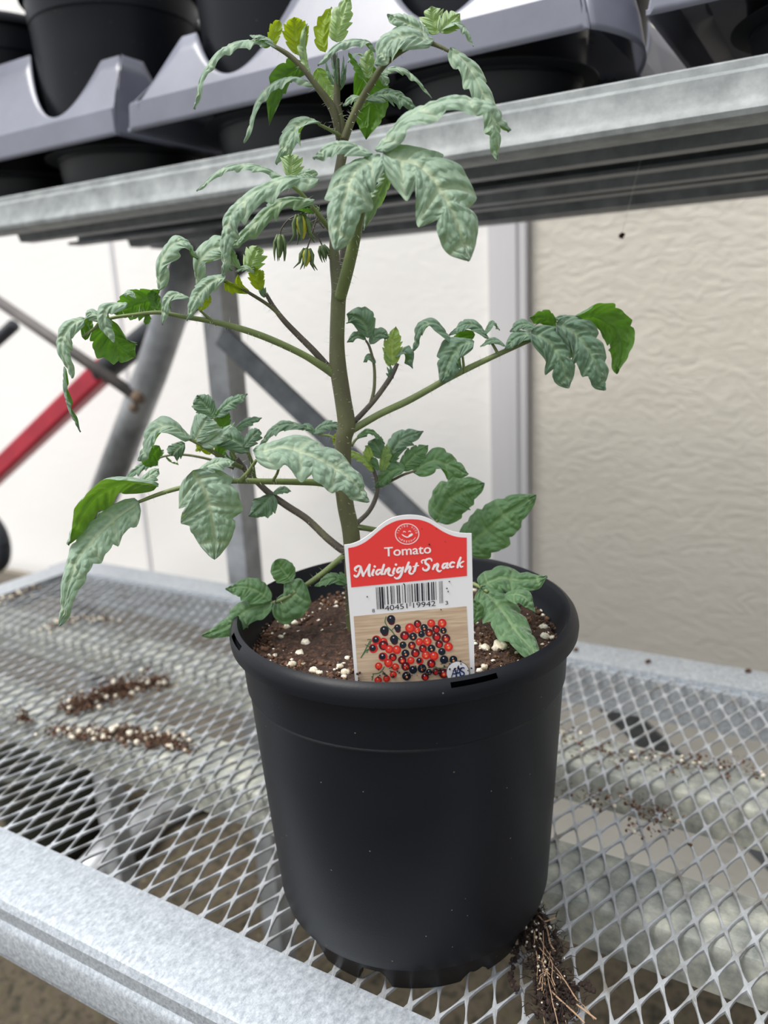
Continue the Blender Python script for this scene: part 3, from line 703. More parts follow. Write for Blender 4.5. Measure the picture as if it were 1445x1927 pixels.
arc_text('TASTES GOOD', 188, 352, 142, 3.6)
arc_text('FRESH', 124, 62, 168, 3.8, True)
# barcode
z3 = Z(690, 1085, 170/1445)
bars = [(145,155),(170,178),(193,215),(228,258),(272,280),(318,336),(375,392),(405,413),(428,436),(475,492),(508,526),(562,570),(598,614),(642,649),(665,672),(686,693),(712,728),(757,773),(790,818),(834,841),(868,893),(908,916),(943,951),(970,997),(1025,1042),(1057,1075),(1098,1106),(1155,1162),(1178,1186),(1200,1208)]
mb = MB()
for k, (a, b) in enumerate(bars):
    Lh = 352 if (k < 4 or k in (14, 15) or k > 26) else 292
    ya = 170 - (a-150)*.0967; yb = 170 - (b-150)*.0967; sx = (.060 - .03*(a/1200))*Lh
    poly(mb, [z3(a, ya), z3(b, yb), z3(b+sx, yb+Lh), z3(a+sx, ya+Lh)], LT)
mb.build('barcode', M_ink, tagroot, False)
text('lettering', '8', z3(88, 572), z3(130, 568), 6.6, M_ink, LT)
text('lettering', '40451', z3(290, 545), z3(652, 505), 9.6, M_ink, LT)
text('lettering', '19942', z3(742, 498), z3(1100, 466), 9.6, M_ink, LT)
text('lettering', '3', z3(1258, 450), z3(1302, 444), 7.0, M_ink, LT)
# tomato picture
z4 = Z(660, 1140, 240/1445)
def wood():
    m, t, n, l, p = nmat('printed_wood')
    tc = n.new('ShaderNodeTexCoord'); mp = n.new('ShaderNodeMapping'); mp.inputs['Scale'].default_value = (60, 60, 900); nz = n.new('ShaderNodeTexNoise'); nz.inputs['Scale'].default_value = 1.2; nz.inputs['Detail'].default_value = 6
    rp = n.new('ShaderNodeValToRGB'); rp.color_ramp.elements[0].position = .35; rp.color_ramp.elements[1].position = .65
    rp.color_ramp.elements[0].color = col(s2l(188,160,132)); rp.color_ramp.elements[1].color = col(s2l(214,190,162))
    l.new(tc.outputs['Object'], mp.inputs[0]); l.new(mp.outputs[0], nz.inputs['Vector']); l.new(nz.outputs['Fac'], rp.inputs[0]); l.new(rp.outputs[0], p.inputs['Base Color']); p.inputs['Roughness'].default_value = .4
    return m
mb = MB(); poly(mb, [z4(32,118), z4(1310,4), z4(1350,760), z4(1365,960), z4(95,1000), z4(72,700)], .0001)
mb.build('printed_picture', wood(), tagroot, False)
PR = [plain('print_black', s2l(26,32,44), .4), plain('print_red', s2l(206,40,36), .4), plain('print_maroon', s2l(84,20,30), .4), plain('print_bright_red', s2l(232,72,50), .4), plain('print_glint', s2l(206,200,205), .4), plain('print_leaf', s2l(70,110,74), .4), plain('print_peach', s2l(240,150,90), .4)]
tom = [(455,150,48,'K'),(380,275,50,'K'),(528,245,38,'K'),(490,375,48,'K'),(370,405,45,'R'),(290,385,52,'T'),(370,445,55,'D'),(435,490,48,'R'),(255,480,52,'T'),(365,575,52,'T'),(520,495,50,'R'),(475,580,45,'D'),(425,645,48,'R'),(315,680,42,'R'),(505,690,42,'R'),(480,775,40,'R'),(310,840,42,'R'),(405,820,40,'R'),(670,250,55,'R'),(750,272,36,'R'),(755,200,42,'D'),(830,245,42,'K'),(910,195,45,'R'),(1033,195,50,'R'),(965,260,45,'D'),(1048,278,37,'K'),(610,335,52,'D'),(705,345,45,'K'),(800,318,38,'K'),(885,300,45,'D'),(970,345,50,'D'),(1075,365,50,'D'),(590,440,40,'K'),(690,445,45,'D'),(775,405,42,'R'),(865,400,50,'R'),(1000,430,45,'D'),(1105,460,50,'R'),(815,480,45,'D'),(912,480,45,'K'),(730,530,50,'D'),(618,535,45,'K'),(1030,515,42,'K'),(850,555,48,'R'),(940,565,52,'R'),(580,610,48,'D'),(680,615,42,'R'),(780,620,42,'T'),(1055,605,48,'K'),(1160,605,45,'K'),(910,650,48,'D'),(620,680,50,'D'),(705,720,45,'K'),(805,705,50,'K'),(885,745,35,'K'),(630,790,50,'K'),(840,800,42,'D'),(1050,760,55,'D'),(960,740,40,'D')]
mb = MB()
for s in ([(400,120,4),(388,180,5),(420,240,5),(465,285,6),(500,330,5),(560,385,4)], [(465,275,4),(500,235,4),(530,225,3)], [(115,585,5),(160,520,7),(200,490,6)], [(130,560,4),(185,460,6),(215,400,5)], [(165,440,4),(210,470,4),(180,530,4)],
          [(190,380,4),(230,385,4),(215,440,4)], [(250,770,5),(330,755,5),(380,690,5)], [(240,840,4),(255,780,4)], [(950,690,4),(1010,705,5),(1090,690,4)], [(1020,660,4),(1080,640,4),(1120,625,3)]):
    stroke(mb, s, z4, .00016, 5)
lf = .0002
for i, (x, y, r, c) in enumerate(tom):
    lf = .0002 + i * .000004
    base = {'K': 0, 'R': 1, 'D': 2, 'T': 1}[c]
    if c == 'K' and i < 4: disc(mb, x+6, y+28, r*.8, z4, lf, 2); lf += .000001
    disc(mb, x, y, r, z4, lf, base)
    if c == 'T': disc(mb, x-8, y-4, r*.72, z4, lf+.000001, 0)
    if c == 'R': disc(mb, x-2, y-3, r*.62, z4, lf+.000001, 3)
    if c == 'D': disc(mb, x+4, y+10, r*.55, z4, lf+.000001, 1)
    if c in 'DKR' and i > 17 and i % 2: disc(mb, x+2, y+12, r*.26, z4, lf+.000002, 6)
    disc(mb, x-r*.15, y-r*.35, r*.17, z4, lf+.000002, 4)
mb.build('printed_tomatoes', PR, tagroot, False)
mb = MB(); disc(mb, 1210, 752, 132, z4, .0005, 0, 40); disc(mb, 1210, 752, 125, z4, .00055, 1, 40)
mb.build('emblem', [plain('seal_ring', s2l(110,110,120), .4), M_white], tagroot, False)
for ch, x0, x1, h in (('A', 1132, 1205, 17), ('A', 1180, 1250, 22), ('S', 1228, 1288, 17)):
    b0 = 790 if ch == 'S' else 800
    text('lettering', ch, z4(x0, b0), z4(x1, b0-4), h, M_navy, .0007)
mb = MB(); rs = random.Random(3)
for i in range(75):
    x = rs.uniform(70, 1370); y = 845 - x*.075 - abs(rs.gauss(0, 60)); px, py = z4(x, y)
    mb.blob(lab(px, py, .0004), rs.uniform(.00018, .0006), 1, i, .9)
for x, y in ((1062,490),(1180,225),(1330,440),(935,225)): px, py = z2(x, y); mb.blob(lab(px, py, .0002), .00035 if x == 1062 else .00015, 1, x, .9)
for x, y in ((1320,78),(1280,185),(1300,235),(1185,525),(595,120),(8,320)): px, py = z3(x, y); mb.blob(lab(px, py, .0002), .00028, 1, x, .9)
o = mb.build('soil_specks', M_dcoir, tagroot); o['kind'] = 'stuff'

# ================================================================== TOMATO PLANT
base_pt = at(662, 1200, 0)
plant = empty('tomato_plant', base_pt, 'young tomato plant with hairy stem and silvery green leaves, growing in the black pot', 'plant')
def tubep(name, pts, mat, parent=plant, n=14, sub=6):
    """pts: (px, py, d cm, half width px)"""
    P = catmull([tuple(map(float, p)) for p in pts], sub); mb = MB(); c = []; r = []
    for x, y, d, w in P: p = at(x, y, d); c.append(p); r.append(.88 * w * dep(p) / FPX)
    mb.tube(c, r, n); o = mb.build(name, mat, parent)
    o['_'] = 0; del o['_']
    TUBES.append((c, r)); return o
TUBES = []
def leaflet(parent, pts, w, hint=(1, 1, 0), mat='S', m=4, dep_=.34, curl=.55, sweep=.85, relief=.075, fold=0.0, seed=None, blunt=0.0):
    rs = random.Random(seed if seed is not None else hash((pts[0][0], pts[0][1], w)) & 0xffff)
    P = [at(*p) for p in pts]
    if m >= 4 and mat in 'SMZ': m = m - 1; dep_ *= 1.2
    if len(P) == 3:
        c = P[1]*2 - (P[0] + P[2])*.5
        M = lambda t: P[0]*(1-t)**2 + c*2*t*(1-t) + P[2]*t*t
        D = lambda t: ((c - P[0])*2*(1-t) + (P[2]-c)*2*t)
    else:
        pp = [tuple(p) for p in P]
        CR = [Vector(q) for q in catmull(pp, 16)]; K = len(CR) - 1
        def M(t):
            a = max(0, min(.9999, t))*K; k = int(a); return CR[k].lerp(CR[k+1], a-k)
        D = lambda t: M(min(1, t+.03)) - M(max(0, t-.03))
    mid = M(.5); V = (CAM - mid).normalized(); H = (V*hint[0] + Vector((0,0,1))*hint[1] + RT*hint[2])
    T = D(.5).normalized(); S0 = T.cross(H)
    if S0.length < .05: S0 = T.cross(V)
    S0.normalize(); half = w * .5 * dep(mid) / FPX
    NU, NV = 52, 8; vs = []; uv = []; vein = []
    ph = [rs.uniform(-.09, .09), rs.uniform(-.09, .09)]
    ln = sum((M((i+1)/10)-M(i/10)).length for i in range(10))
    tw = rs.uniform(-.25, .25); rl = [[rs.uniform(.55, 1.25) for _ in range(8)] for _ in range(2)]
    pe = .92 - .35*blunt; tp_ = .40/(.40+pe); nrm_ = (1-tp_)**pe * tp_**.40
    env = lambda t: ((1-t)**pe) * (t**.40) / nrm_
    for i in range(NU+1):
        t = i / NU; p = M(t); T = D(min(max(t,.01),.99)).normalized()
        a = tw*(t-.5)
        S = (S0 - T*S0.dot(T)).normalized(); n = S.cross(T)
        S, n = S*math.cos(a) + n*math.sin(a), n*math.cos(a) - S*math.sin(a)
        ruf = .0
        for j in range(-NV, NV+1):
            v = j / NV; av = abs(v); sd_ = 0 if v < 0 else 1
            q = m*(t**.9) + ph[sd_] + .12
            fr = q % 1; lk = rl[sd_][int(q) % 8]
            g_ = (.35 + .65*(fr/.72)**.8) if fr < .72 else max(0, 1 - ((fr-.72)/.28)**1.6)
            fr2 = (q*2.0 + .3) % 1; g2 = (fr2/.7) if fr2 < .7 else (1-(fr2-.7)/.3)
            f = 1 - dep_*lk*1.25*(1-g_)*(1-.25*t)*min(1, max(.12, (.86-t)/.22)) - .04*(1-g2)
            hw = half * env(t) * f
            cv = curl * av
            lat = (math.sin(cv)/curl if curl > .01 else av) * hw
            drop = ((1-math.cos(cv))/curl if curl > .01 else 0) * hw
            sw = sweep * (av**1.15) * hw * (1-t)**.2 * min(1, t*6 + .25)
            dv = abs(((q - .66 + .5) % 1) - .5)     # 0 on a lateral vein
            dv2 = abs(((q*2 - 2*.66 + 1.0) % 1) - .5) * .5
            vm = math.exp(-(av/.055)**2) ; vl = math.exp(-(dv/.055)**2) * (1-av*.5); v2 = .28*math.exp(-(dv2/.05)**2)
            g = max(vm, vl, v2)
            bump_ = half * relief * (2.1*(1-g)*min(1, av*5)*(1-av**4) - .8)
            wob = noise.noise(p*260 + Vector((v*1.3, seed or 0, rs.random()*0)))*half*.06*av + math.sin(q*2*PI+sd_)*half*.09*av*av
            off = S*(lat*(1 if v > 0 else -1)) + T*sw + n*(bump_ - drop + wob + fold*av*hw)
            vs.append(p + off); uv.append((t*ln*100, v*half*100)); vein.append(min(1, max(vm, vl*.8, v2*.5)))
    fs = []; k = 2*NV+1
    for i in range(NU):
        for j in range(k-1): a = i*k+j; fs.append((a, a+1, a+1+k, a+k))
    me = bpy.data.meshes.new('leaflet'); me.from_pydata([tuple(x) for x in vs], [], fs); me.update()
    ul = me.uv_layers.new(name='metric'); vi = [l.vertex_index for l in me.loops]
    ul.data.foreach_set('uv', [c_ for q_ in vi for c_ in uv[q_]])
    at2 = me.attributes.new('vein', 'FLOAT', 'POINT'); at2.data.foreach_set('value', vein)
    o = link('leaflet', me, LM[mat], parent, True)
    # make the face normals agree with the upper side n
    return o
stem = tubep('stem', [(668,1200,0,19),(664,1060,0,18.5),(660,1000,0,18.5),(650,950,0,18),(645,900,0,18),(646,830,0,18),(652,800,0,19),(645,750,0,18),(636,690,0,18),(634,640,0,16),(636,580,0,16),(637,545,0,15.5),(630,500,.2,11),(629,450,.4,10.5),(632,390,.6,10.5),(637,330,.7,10.5),(645,280,.8,10.5),(641,235,.8,10),(634,195,.8,8),(634,160,.8,7),(635,130,.8,5),(636,110,.8,3)], M_stem, n=20)
tubep('side_shoot', [(640,520,.6,8),(646,470,1.0,8),(645,400,1.4,8),(648,330,1.4,8)], M_shoot)

# ---- A: big front leaf
A = tubep('leaf', [(640,560,-.2,13),(652,515,-.8,13.5),(664,465,-1.5,13),(673,420,-2.2,12),(683,375,-3.0,11),(700,330,-3.9,9),(716,302,-4.5,6)], M_pet)
leaflet(A, [(722,290,-4.5),(800,318,-5.2),(852,400,-5.6),(882,492,-5.8)], 158, (1,.7,.1), 'S', 4, .34, .5, .55)
leaflet(A, [(716,296,-4.5),(668,322,-5.0),(645,390,-5.4),(632,472,-5.6)], 122, (1,.7,-.3), 'S', 4, .3, .6, .5)
leaflet(A, [(708,285,-4.3),(765,222,-4.6),(850,188,-4.9),(925,200,-5.0),(958,248,-5.0)], 92, (.55,1,.1), 'S', 5, .3, .5, .5)
leaflet(A, [(700,292,-4.4),(640,272,-4.6),(590,300,-4.7)], 70, (.7,1,-.2), 'S', 3, .3, .8)
leaflet(A, [(735,322,-3.2),(712,370,-3.0),(684,434,-2.8)], 34, (1,.5,.6), 'S', 4, .3, .6)
# ---- B: upper left leaf
B = tubep('leaf', [(640,262,.8,9),(632,225,.6,8.5),(622,198,.5,8.5),(598,165,.3,7),(575,135,.2,6),(545,105,.1,5.5),(511,84,0,4)], M_stem)
leaflet(B, [(511,84,0),(482,76,0),(426,88,-.2),(384,135,-.3),(366,206,-.4)], 50, (.5,1,-.3), 'S', 6, .25, .8, .5)
leaflet(B, [(520,92,0),(500,72,-.1),(470,68,-.2)], 34, (.5,1,0), 'S', 3, .3, .5)
leaflet(B, [(512,88,.1),(518,60,.1),(526,38,.1)], 28, (-1,.2,.3), 'Y', 3, .3, .4)
leaflet(B, [(563,104,.3),(558,68,.3),(553,32,.2)], 54, (-1,.2,0), 'Y', 4, .22, .3)
leaflet(B, [(584,140,.2),(572,95,.2),(578,44,.2)], 26, (1,.3,.8), 'Z', 4, .3, .9)
leaflet(B, [(594,160,.4),(545,146,.2),(490,180,0),(460,270,-.2)], 44, (.5,1,-.3), 'S', 5, .25, .9)
leaflet(B, [(582,130,1.0),(530,150,1.0),(507,236,.9)], 46, (-.6,.6,.5), 'M', 4, .25, .4)
leaflet(B, [(596,128,1.6),(612,155,1.8),(640,190,1.9)], 44, (1,.3,0), 'Z', 4, .25, .4)
B2 = tubep('leaf', [(652,262,.8,4.5),(628,248,.5,4),(600,234,.2,3)], M_pet)
leaflet(B2, [(602,234,.2),(560,238,0),(520,310,-.3)], 72, (.8,.8,-.2), 'S', 4, .3, .5)
# ---- growing tip
T = tubep('side_shoot', [(634,150,.8,5),(632,130,.7,5),(628,100,.7,4)], M_shoot)
leaflet(T, [(611,98,.4),(610,55,.4),(624,13,.4)], 40, (-1,.1,.8), 'Y', 4, .18, .5)
leaflet(T, [(634,80,.6),(640,40,.7),(658,-10,.8)], 50, (1,.3,0), 'Z', 5, .3, .5)
leaflet(T, [(706,98,.2),(690,78,-.1),(640,82,-.6),(598,124,-1.0)], 38, (.7,1,0), 'S', 5, .25, .8)
leaflet(T, [(689,152,.4),(672,122,.4),(655,96,.4)], 22, (-.5,.3,.8), 'G', 4, .2, .9)
leaflet(T, [(694,148,.9),(692,120,.9),(700,92,.9)], 34, (1,.2,.2), 'Z', 4, .3, .5)
leaflet(T, [(655,118,1.2),(672,102,1.3),(700,112,1.3)], 30, (.4,1,0), 'S', 4, .3, .5)
for i, (x0, y0, x1, y1, w) in enumerate(((628,160,612,108,9),(632,155,622,100,8),(636,160,634,98,9),(640,158,646,104,9),(642,165,652,118,8),(630,170,618,130,7),(640,170,650,135,7))):
    leaflet(T, [(x0,y0,.4+i*.08),((x0+x1)/2-2+i,(y0+y1)/2,.35+i*.08),(x1,y1,.5+i*.1)], w, (1,0,(-.8 if i%2 else .8)), 'M', 3, .1, .9)
# ---- C: upper right leaf
C = tubep('leaf', [(648,262,.6,9),(662,225,.4,8.5),(680,188,.2,8),(700,155,0,7.5),(720,125,-.2,7),(748,100,-.4,6.5),(780,84,-.5,6),(812,82,-.6,5),(846,97,-.7,3.5)], M_stem)
leaflet(C, [(846,92,-.7),(882,125,-1.0),(915,190,-1.3),(932,245,-1.4),(934,303,-1.4)], 62, (.9,.6,.5), 'S', 6, .36, .5)
leaflet(C, [(815,80,-.7),(775,66,-.9),(732,80,-1.0),(708,124,-1.0)], 96, (.8,.9,-.2), 'S', 4, .3, .5)
leaflet(C, [(806,66,-.4),(770,45,-.4),(728,28,-.4)], 52, (.8,.6,0), 'S', 3, .4, .4)
leaflet(C, [(824,64,-.4),(816,40,-.4),(812,12,-.4)], 54, (1,.3,0), 'Z', 4, .4, .3)
leaflet(C, [(828,62,-.6),(842,45,-.6),(866,26,-.6)], 48, (1,.3,0), 'Z', 3, .4, .3)
leaflet(C, [(832,58,-.7),(864,46,-.8),(891,88,-.9)], 30, (.6,1,0), 'S', 5, .3, .6)
leaflet(C, [(712,142,1.2),(760,132,1.3),(812,186,1.4)], 30, (.6,1,0), 'S', 5, .3, .6)
leaflet(C, [(690,190,1.0),(735,178,.9),(786,206,.8)], 54, (.8,.9,0), 'M', 5, .3, .5)
leaflet(C, [(712,140,1.0),(722,148,1.0),(728,162,1.0)], 22, (1,.3,0), 'S', 2, .3, .4)
leaflet(C, [(676,120,1.6),(696,180,1.9),(688,262,2.0)], 84, (-1,.1,.3), 'G', 4, .15, .3)
leaflet(C, [(682,186,.6),(664,184,.5),(645,200,.5)], 24, (.8,.8,0), 'S', 3, .3, .6)
tubep('leaf', [(650,235,.8,3),(668,210,.9,2.6),(690,188,1.0,2.2)], M_pet)
# ---- E: mid left leaf at rack height
E_ = tubep('leaf', [(630,440,.4,7),(612,420,.1,6),(588,390,-.4,5),(560,358,-.8,4.5),(526,334,-1.1,3.5)], M_pet)
leaflet(E_, [(530,333,-1.0),(480,312,-1.2),(420,318,-1.4),(370,360,-1.6)], 34, (.6,1,0), 'S', 6, .3, .7)
leaflet(E_, [(545,335,-.8),(548,312,-.8),(545,290,-.8)], 50, (1,.6,0), 'Z', 3, .4, .4)
leaflet(E_, [(560,330,-.8),(585,328,-.8),(590,350,-.7)], 30, (1,.6,0), 'S', 3, .4, .5)
leaflet(E_, [(600,340,-1.5),(530,338,-2.2),(450,385,-2.8),(424,440,-3.0),(420,520,-3.0)], 78, (.75,1,-.3), 'S', 6, .3, .9)
leaflet(E_, [(592,378,-1.0),(530,380,-1.3),(470,430,-1.7),(436,465,-1.9)], 56, (.8,1,-.1), 'S', 5, .4, .6)
leaflet(E_, [(590,402,-.3),(570,396,-.4),(545,392,-.6)], 22, (.2,-1,0), 'G', 3, .3, .5)
# ---- flower buds
def bud(pts_ped, tip, w, openp=False, col_=None):
    f = tubep('flower', [(x, y, d, 1.6) for x, y, d in pts_ped], M_shoot, n=8)
    x0, y0, d0 = pts_ped[-1]; x1, y1 = tip; p = MB(); P0 = at(x0, y0, d0); P1 = at(x1, y1, d0); r = w*.5*dep(P0)/FPX
    L = [P0.lerp(P1, t) for t in (0, .12, .35, .6, .85, 1)]; p.tube(L, [r*.35, r*.8, r, r*.8, r*.4, r*.08], 10); o = p.build('petal', M_yellow if openp else M_sepal, f)
    for k in range(5):
        a = 2*PI*k/5; s = MB(); ax = (P1-P0).normalized(); u = ax.orthogonal().normalized(); v_ = ax.cross(u); o_ = u*math.cos(a)+v_*math.sin(a)
        pts = [P0 + o_*r*.5, P0.lerp(P1,.35) + o_*r*1.15, P0.lerp(P1,.8) + o_*r*1.3, P0.lerp(P1, 1.15) + o_*r*(2.4 if openp else 1.2)]
        s.tube(pts, [r*.30, r*.42, r*.25, r*.06], 6); s.build('sepal', M_sepal, f)
bud([(600,400,0),(570,402,0),(545,412,0),(530,430,0),(527,442,0)], (527,485), 17)
bud([(600,392,0),(580,395,-.2),(565,404,-.3)], (571,450), 24, True)
bud([(600,400,.3),(590,430,.3),(582,455,.3),(578,468,.3)], (576,502), 20, True)
bud([(585,430,.5),(600,450,.5),(606,462,.5)], (614,488), 15)
bud([(628,440,.5),(612,420,.5),(600,400,.4)], (590,392), 10)
bud([(610,430,.6),(596,415,.6),(585,418,.6)], (578,430), 9)
# ---- F: long left leaf
F_ = tubep('leaf', [(630,704,0,11),(611,692,-.1,9),(575,670,-.3,7.5),(537,651,-.5,7.5),(495,633,-.7,7.5),(454,619,-.9,7),(400,605,-1.1,6),(345,596,-1.3,5),(300,588,-1.4,4.5),(255,592,-1.6,4),(205,600,-1.8,3.5),(178,618,-1.9,3),(155,634,-1.9,2.5)], M_pet)
leaflet(F_, [(160,600,-1.9),(130,615,-2.1),(116,655,-2.2),(137,712,-2.3)], 52, (1,.8,-.4), 'S', 4, .18, .7)
leaflet(F_, [(122,690,-2.1),(124,750,-2.1),(152,813,-2.1)], 36, (.2,.6,-1), 'M', 4, .3, .8)
leaflet(F_, [(160,640,-1.8),(166,616,-1.7),(170,598,-1.7)], 26, (-1,.3,.6), 'G', 3, .2, .6)
leaflet(F_, [(200,606,-2.0),(172,590,-2.1),(160,604,-2.1)], 36, (1,.9,0), 'S', 3, .2, .8)
leaflet(F_, [(240,572,-2.3),(203,578,-2.5),(196,610,-2.6),(215,645,-2.6)], 40, (1,.6,-.3), 'S', 3, .2, .8)
leaflet(F_, [(255,562,-2.0),(245,552,-2.0),(232,556,-2.1)], 22, (1,.8,0), 'S', 2, .3, .7)
leaflet(F_, [(302,560,-1.2),(262,570,-1.2),(212,590,-1.3)], 62, (-1,.2,-.1), 'G', 4, .25, .3)
leaflet(F_, [(205,600,-1.5),(215,640,-1.3),(256,672,-1.2)], 82, (-1,.2,.1), 'G', 4, .22, .3)
leaflet(F_, [(302,546,-1.5),(300,505,-1.6),(322,462,-1.7),(352,456,-1.5),(372,488,-1.1)], 60, (.9,.6,-.7), 'S', 5, .22, .7)
leaflet(F_, [(425,522,-1.8),(380,545,-2.0),(352,604,-2.2)], 48, (1,.8,-.1), 'S', 5, .3, .6)
leaflet(F_, [(355,562,-1.9),(318,560,-2.0),(306,612,-2.1)], 40, (1,.8,-.3), 'S', 4, .28, .8)
leaflet(F_, [(374,584,-1.3),(386,568,-1.2),(396,556,-1.2)], 22, (-.6,.6,.6), 'Y', 3, .2, .4)
leaflet(F_, [(306,592,-1.3),(290,560,-1.3),(302,545,-1.4)], 24, (-1,.2,.2), 'G', 3, .3, .3)
leaflet(F_, [(275,590,-1.5),(277,600,-1.5),(273,611,-1.5)], 16, (-1,.2,.2), 'G', 2, .3, .3)
tubep('leaf', [(408,611,-1.1,3.6),(392,598,-1.2,3),(376,584,-1.3,2.4)], M_pet)
# ---- G: side shoot above F
G_ = tubep('side_shoot', [(630,705,.3,9),(617,690,.3,7.5),(590,660,.3,7),(560,630,.3,6.5),(535,604,.2,6),(515,578,.2,5),(500,552,.1,4)], M_shoot)
G2 = tubep('leaf', [(540,608,.2,4.5),(510,578,.1,4),(470,552,-.2,3.6),(440,536,-.4,3),(416,528,-.5,2.4)], M_stem)
leaflet(G2, [(376,548,-.9),(372,505,-1.0),(395,470,-1.1),(425,470,-1.1),(436,510,-1.0)], 66, (1,.6,-.5), 'S', 5, .15, .4)
leaflet(G2, [(424,528,-.5),(436,538,-.5),(462,548,-.3)], 30, (-.6,.5,0), 'Y', 3, .35, .5)
leaflet(G2, [(452,505,-.6),(440,488,-.7),(440,470,-.8)], 18, (.8,.6,-.4), 'S', 3, .3, .5)
leaflet(G_, [(466,512,0),(476,488,0),(486,462,0)], 50, (1,.5,0), 'Z', 4, .4, .4)
leaflet(G_, [(490,546,0),(484,525,0),(476,500,0)], 34, (-1,.2,.2), 'Y', 4, .3, .4)
leaflet(G_, [(478,515,-.3),(462,504,-.4),(442,512,-.4)], 20, (.8,.8,0), 'S', 3, .3, .4)
leaflet(G_, [(470,550,-.1),(452,540,-.1),(448,516,-.1)], 20, (-.8,.3,-.3), 'Y', 3, .3, .5)
leaflet(G_, [(486,530,.1),(490,516,.1),(497,512,.1)], 16, (.8,.6,0), 'Y', 3, .3, .5)
for i, (x, y) in enumerate(((488,536),(494,532),(500,540),(486,544))):
    leaflet(G_, [(498,560,.1+i*.1),((498+x)/2,(560+y)/2,.1+i*.1),(x,y,.15+i*.1)], 7, (1,0,.5), 'M', 2, .1, .8)
# ---- H: lower left leaf
H_ = tubep('leaf', [(645,920,0,8),(603,909,-.6,7.5),(560,907,-1.1,7),(500,906,-1.6,6.5),(445,905,-2.0,6),(395,908,-2.3,5.5),(340,918,-2.5,5),(299,930,-2.7,4.5),(260,945,-2.9,3.5)], M_pet)
leaflet(H_, [(478,852,-2.6),(540,842,-2.8),(610,868,-3.0),(664,905,-3.1),(692,946,-3.1)], 112, (1,1,.1), 'S', 5, .22, .5, .4)
leaflet(H_, [(363,886,-2.9),(388,930,-3.1),(400,985,-3.2),(404,1052,-3.3)], 132, (1,.8,-.1), 'S', 4, .24, .35, .45)
leaflet(H_, [(370,892,-2.7),(405,872,-2.6),(442,870,-2.6)], 40, (.8,1,0), 'S', 3, .25, .5)
leaflet(H_, [(298,914,-2.7),(235,908,-2.9),(170,945,-3.1),(128,1026,-3.3)], 92, (-.55,.9,.45), 'S', 4, .12, .5)
leaflet(H_, [(262,908,-2.5),(280,897,-2.4),(299,882,-2.4)], 34, (.9,.8,0), 'S', 3, .35, .4)
leaflet(H_, [(262,944,-3.0),(200,990,-3.3),(140,1065,-3.6),(114,1178,-3.8)], 88, (1,.7,-.2), 'S', 6, .2, .4, .5)
tubep('leaf', [(452,906,-2.0,6),(468,888,-2.3,5),(482,866,-2.6,3.5)], M_pet)
tubep('leaf', [(512,906,-1.5,3.5),(521,892,-2.0,3),(526,875,-2.4,2.5)], M_pet)
# ---- J: lower side shoot with its leaves
J = tubep('side_shoot', [(662,1040,0,10),(646,1036,0,8.5),(615,1012,.2,8),(578,977,.4,7.5),(540,952,.5,7.5),(509,930,.6,7),(485,908,.7,6.5),(462,885,.8,6),(445,862,.8,5)], M_shoot)
leaflet(J, [(512,932,.4),(500,945,.2),(468,972,0)], 54, (1,.6,0), 'M', 3, .2, .3)
leaflet(J, [(514,930,.4),(530,922,.4),(548,925,.4)], 20, (1,.8,0), 'M', 2, .2, .3)
I1 = tubep('leaf', [(455,880,.7,5),(430,868,.2,5),(405,853,-.4,5),(380,838,-.9,4.5),(356,826,-1.2,3.5)], M_pet)
leaflet(I1, [(358,828,-1.2),(325,802,-1.4),(285,815,-1.6),(262,868,-1.7)], 80, (.8,1,-.1), 'S', 4, .25, .55)
leaflet(I1, [(378,838,-1.0),(410,822,-.9),(444,792,-.8)], 30, (.9,.8,0), 'S', 3, .2, .4)
leaflet(I1, [(366,832,-1.0),(378,808,-.9),(392,784,-.8)], 70, (.8,1,0), 'S', 3, .2, .4)
leaflet(I1, [(300,840,-.6),(285,858,-.5),(284,880,-.5)], 42, (-1,.2,0), 'G', 3, .15, .4)
leaflet(I1, [(348,834,-.2),(330,848,-.2),(325,858,-.2)], 44, (1,.7,0), 'M', 3, .3, .4)
I2 = tubep('leaf', [(478,900,.6,5),(474,872,.2,4.5),(466,850,0,4)], M_pet)
leaflet(I2, [(467,852,0),(435,826,-.1),(396,828,-.2)], 66, (.9,.9,0), 'M', 4, .25, .4)
leaflet(I2, [(458,842,0),(475,822,.1),(488,808,.2)], 34, (.9,.6,0), 'M', 3, .3, .4)
I3 = tubep('leaf', [(445,866,.8,4),(425,830,.8,3.5),(410,800,.9,3),(403,786,.9,2.4)], M_pet)
leaflet(I3, [(404,788,.9),(388,765,.9),(370,744,.9)], 48, (.9,.6,0), 'M', 3, .2, .4)
leaflet(I3, [(406,785,.9),(430,760,.8),(466,742,.8)], 38, (.8,.9,0), 'M', 4, .3, .4)
leaflet(I3, [(420,808,.9),(420,788,.9),(414,768,.9)], 32, (-1,.2,.2), 'G', 3, .25, .4)
leaflet(I3, [(440,812,1.0),(464,794,1.0),(493,787,1.0)], 26, (.8,.8,0), 'M', 3, .3, .4)
I4 = tubep('leaf', [(440,882,1.2,3),(400,866,1.2,2.8),(350,856,1.2,2.6),(312,858,1.2,2.2),(285,868,1.2,2)], M_stem)
leaflet(I4, [(290,868,1.2),(262,880,1.1),(226,910,1.1)], 30, (.8,1,0), 'M', 4, .35, .4)
leaflet(I4, [(312,858,1.2),(320,868,1.2),(336,874,1.2)], 26, (.2,-1,0), 'G', 3, .2, .4)
leaflet(I4, [(296,866,1.2),(298,852,1.2),(300,846,1.2)], 22, (.9,.4,0), 'G', 2, .3, .4)
leaflet(I4, [(395,856,.9),(385,840,.9),(372,846,.9)], 34, (-1,.2,0), 'Y', 3, .3, .4)
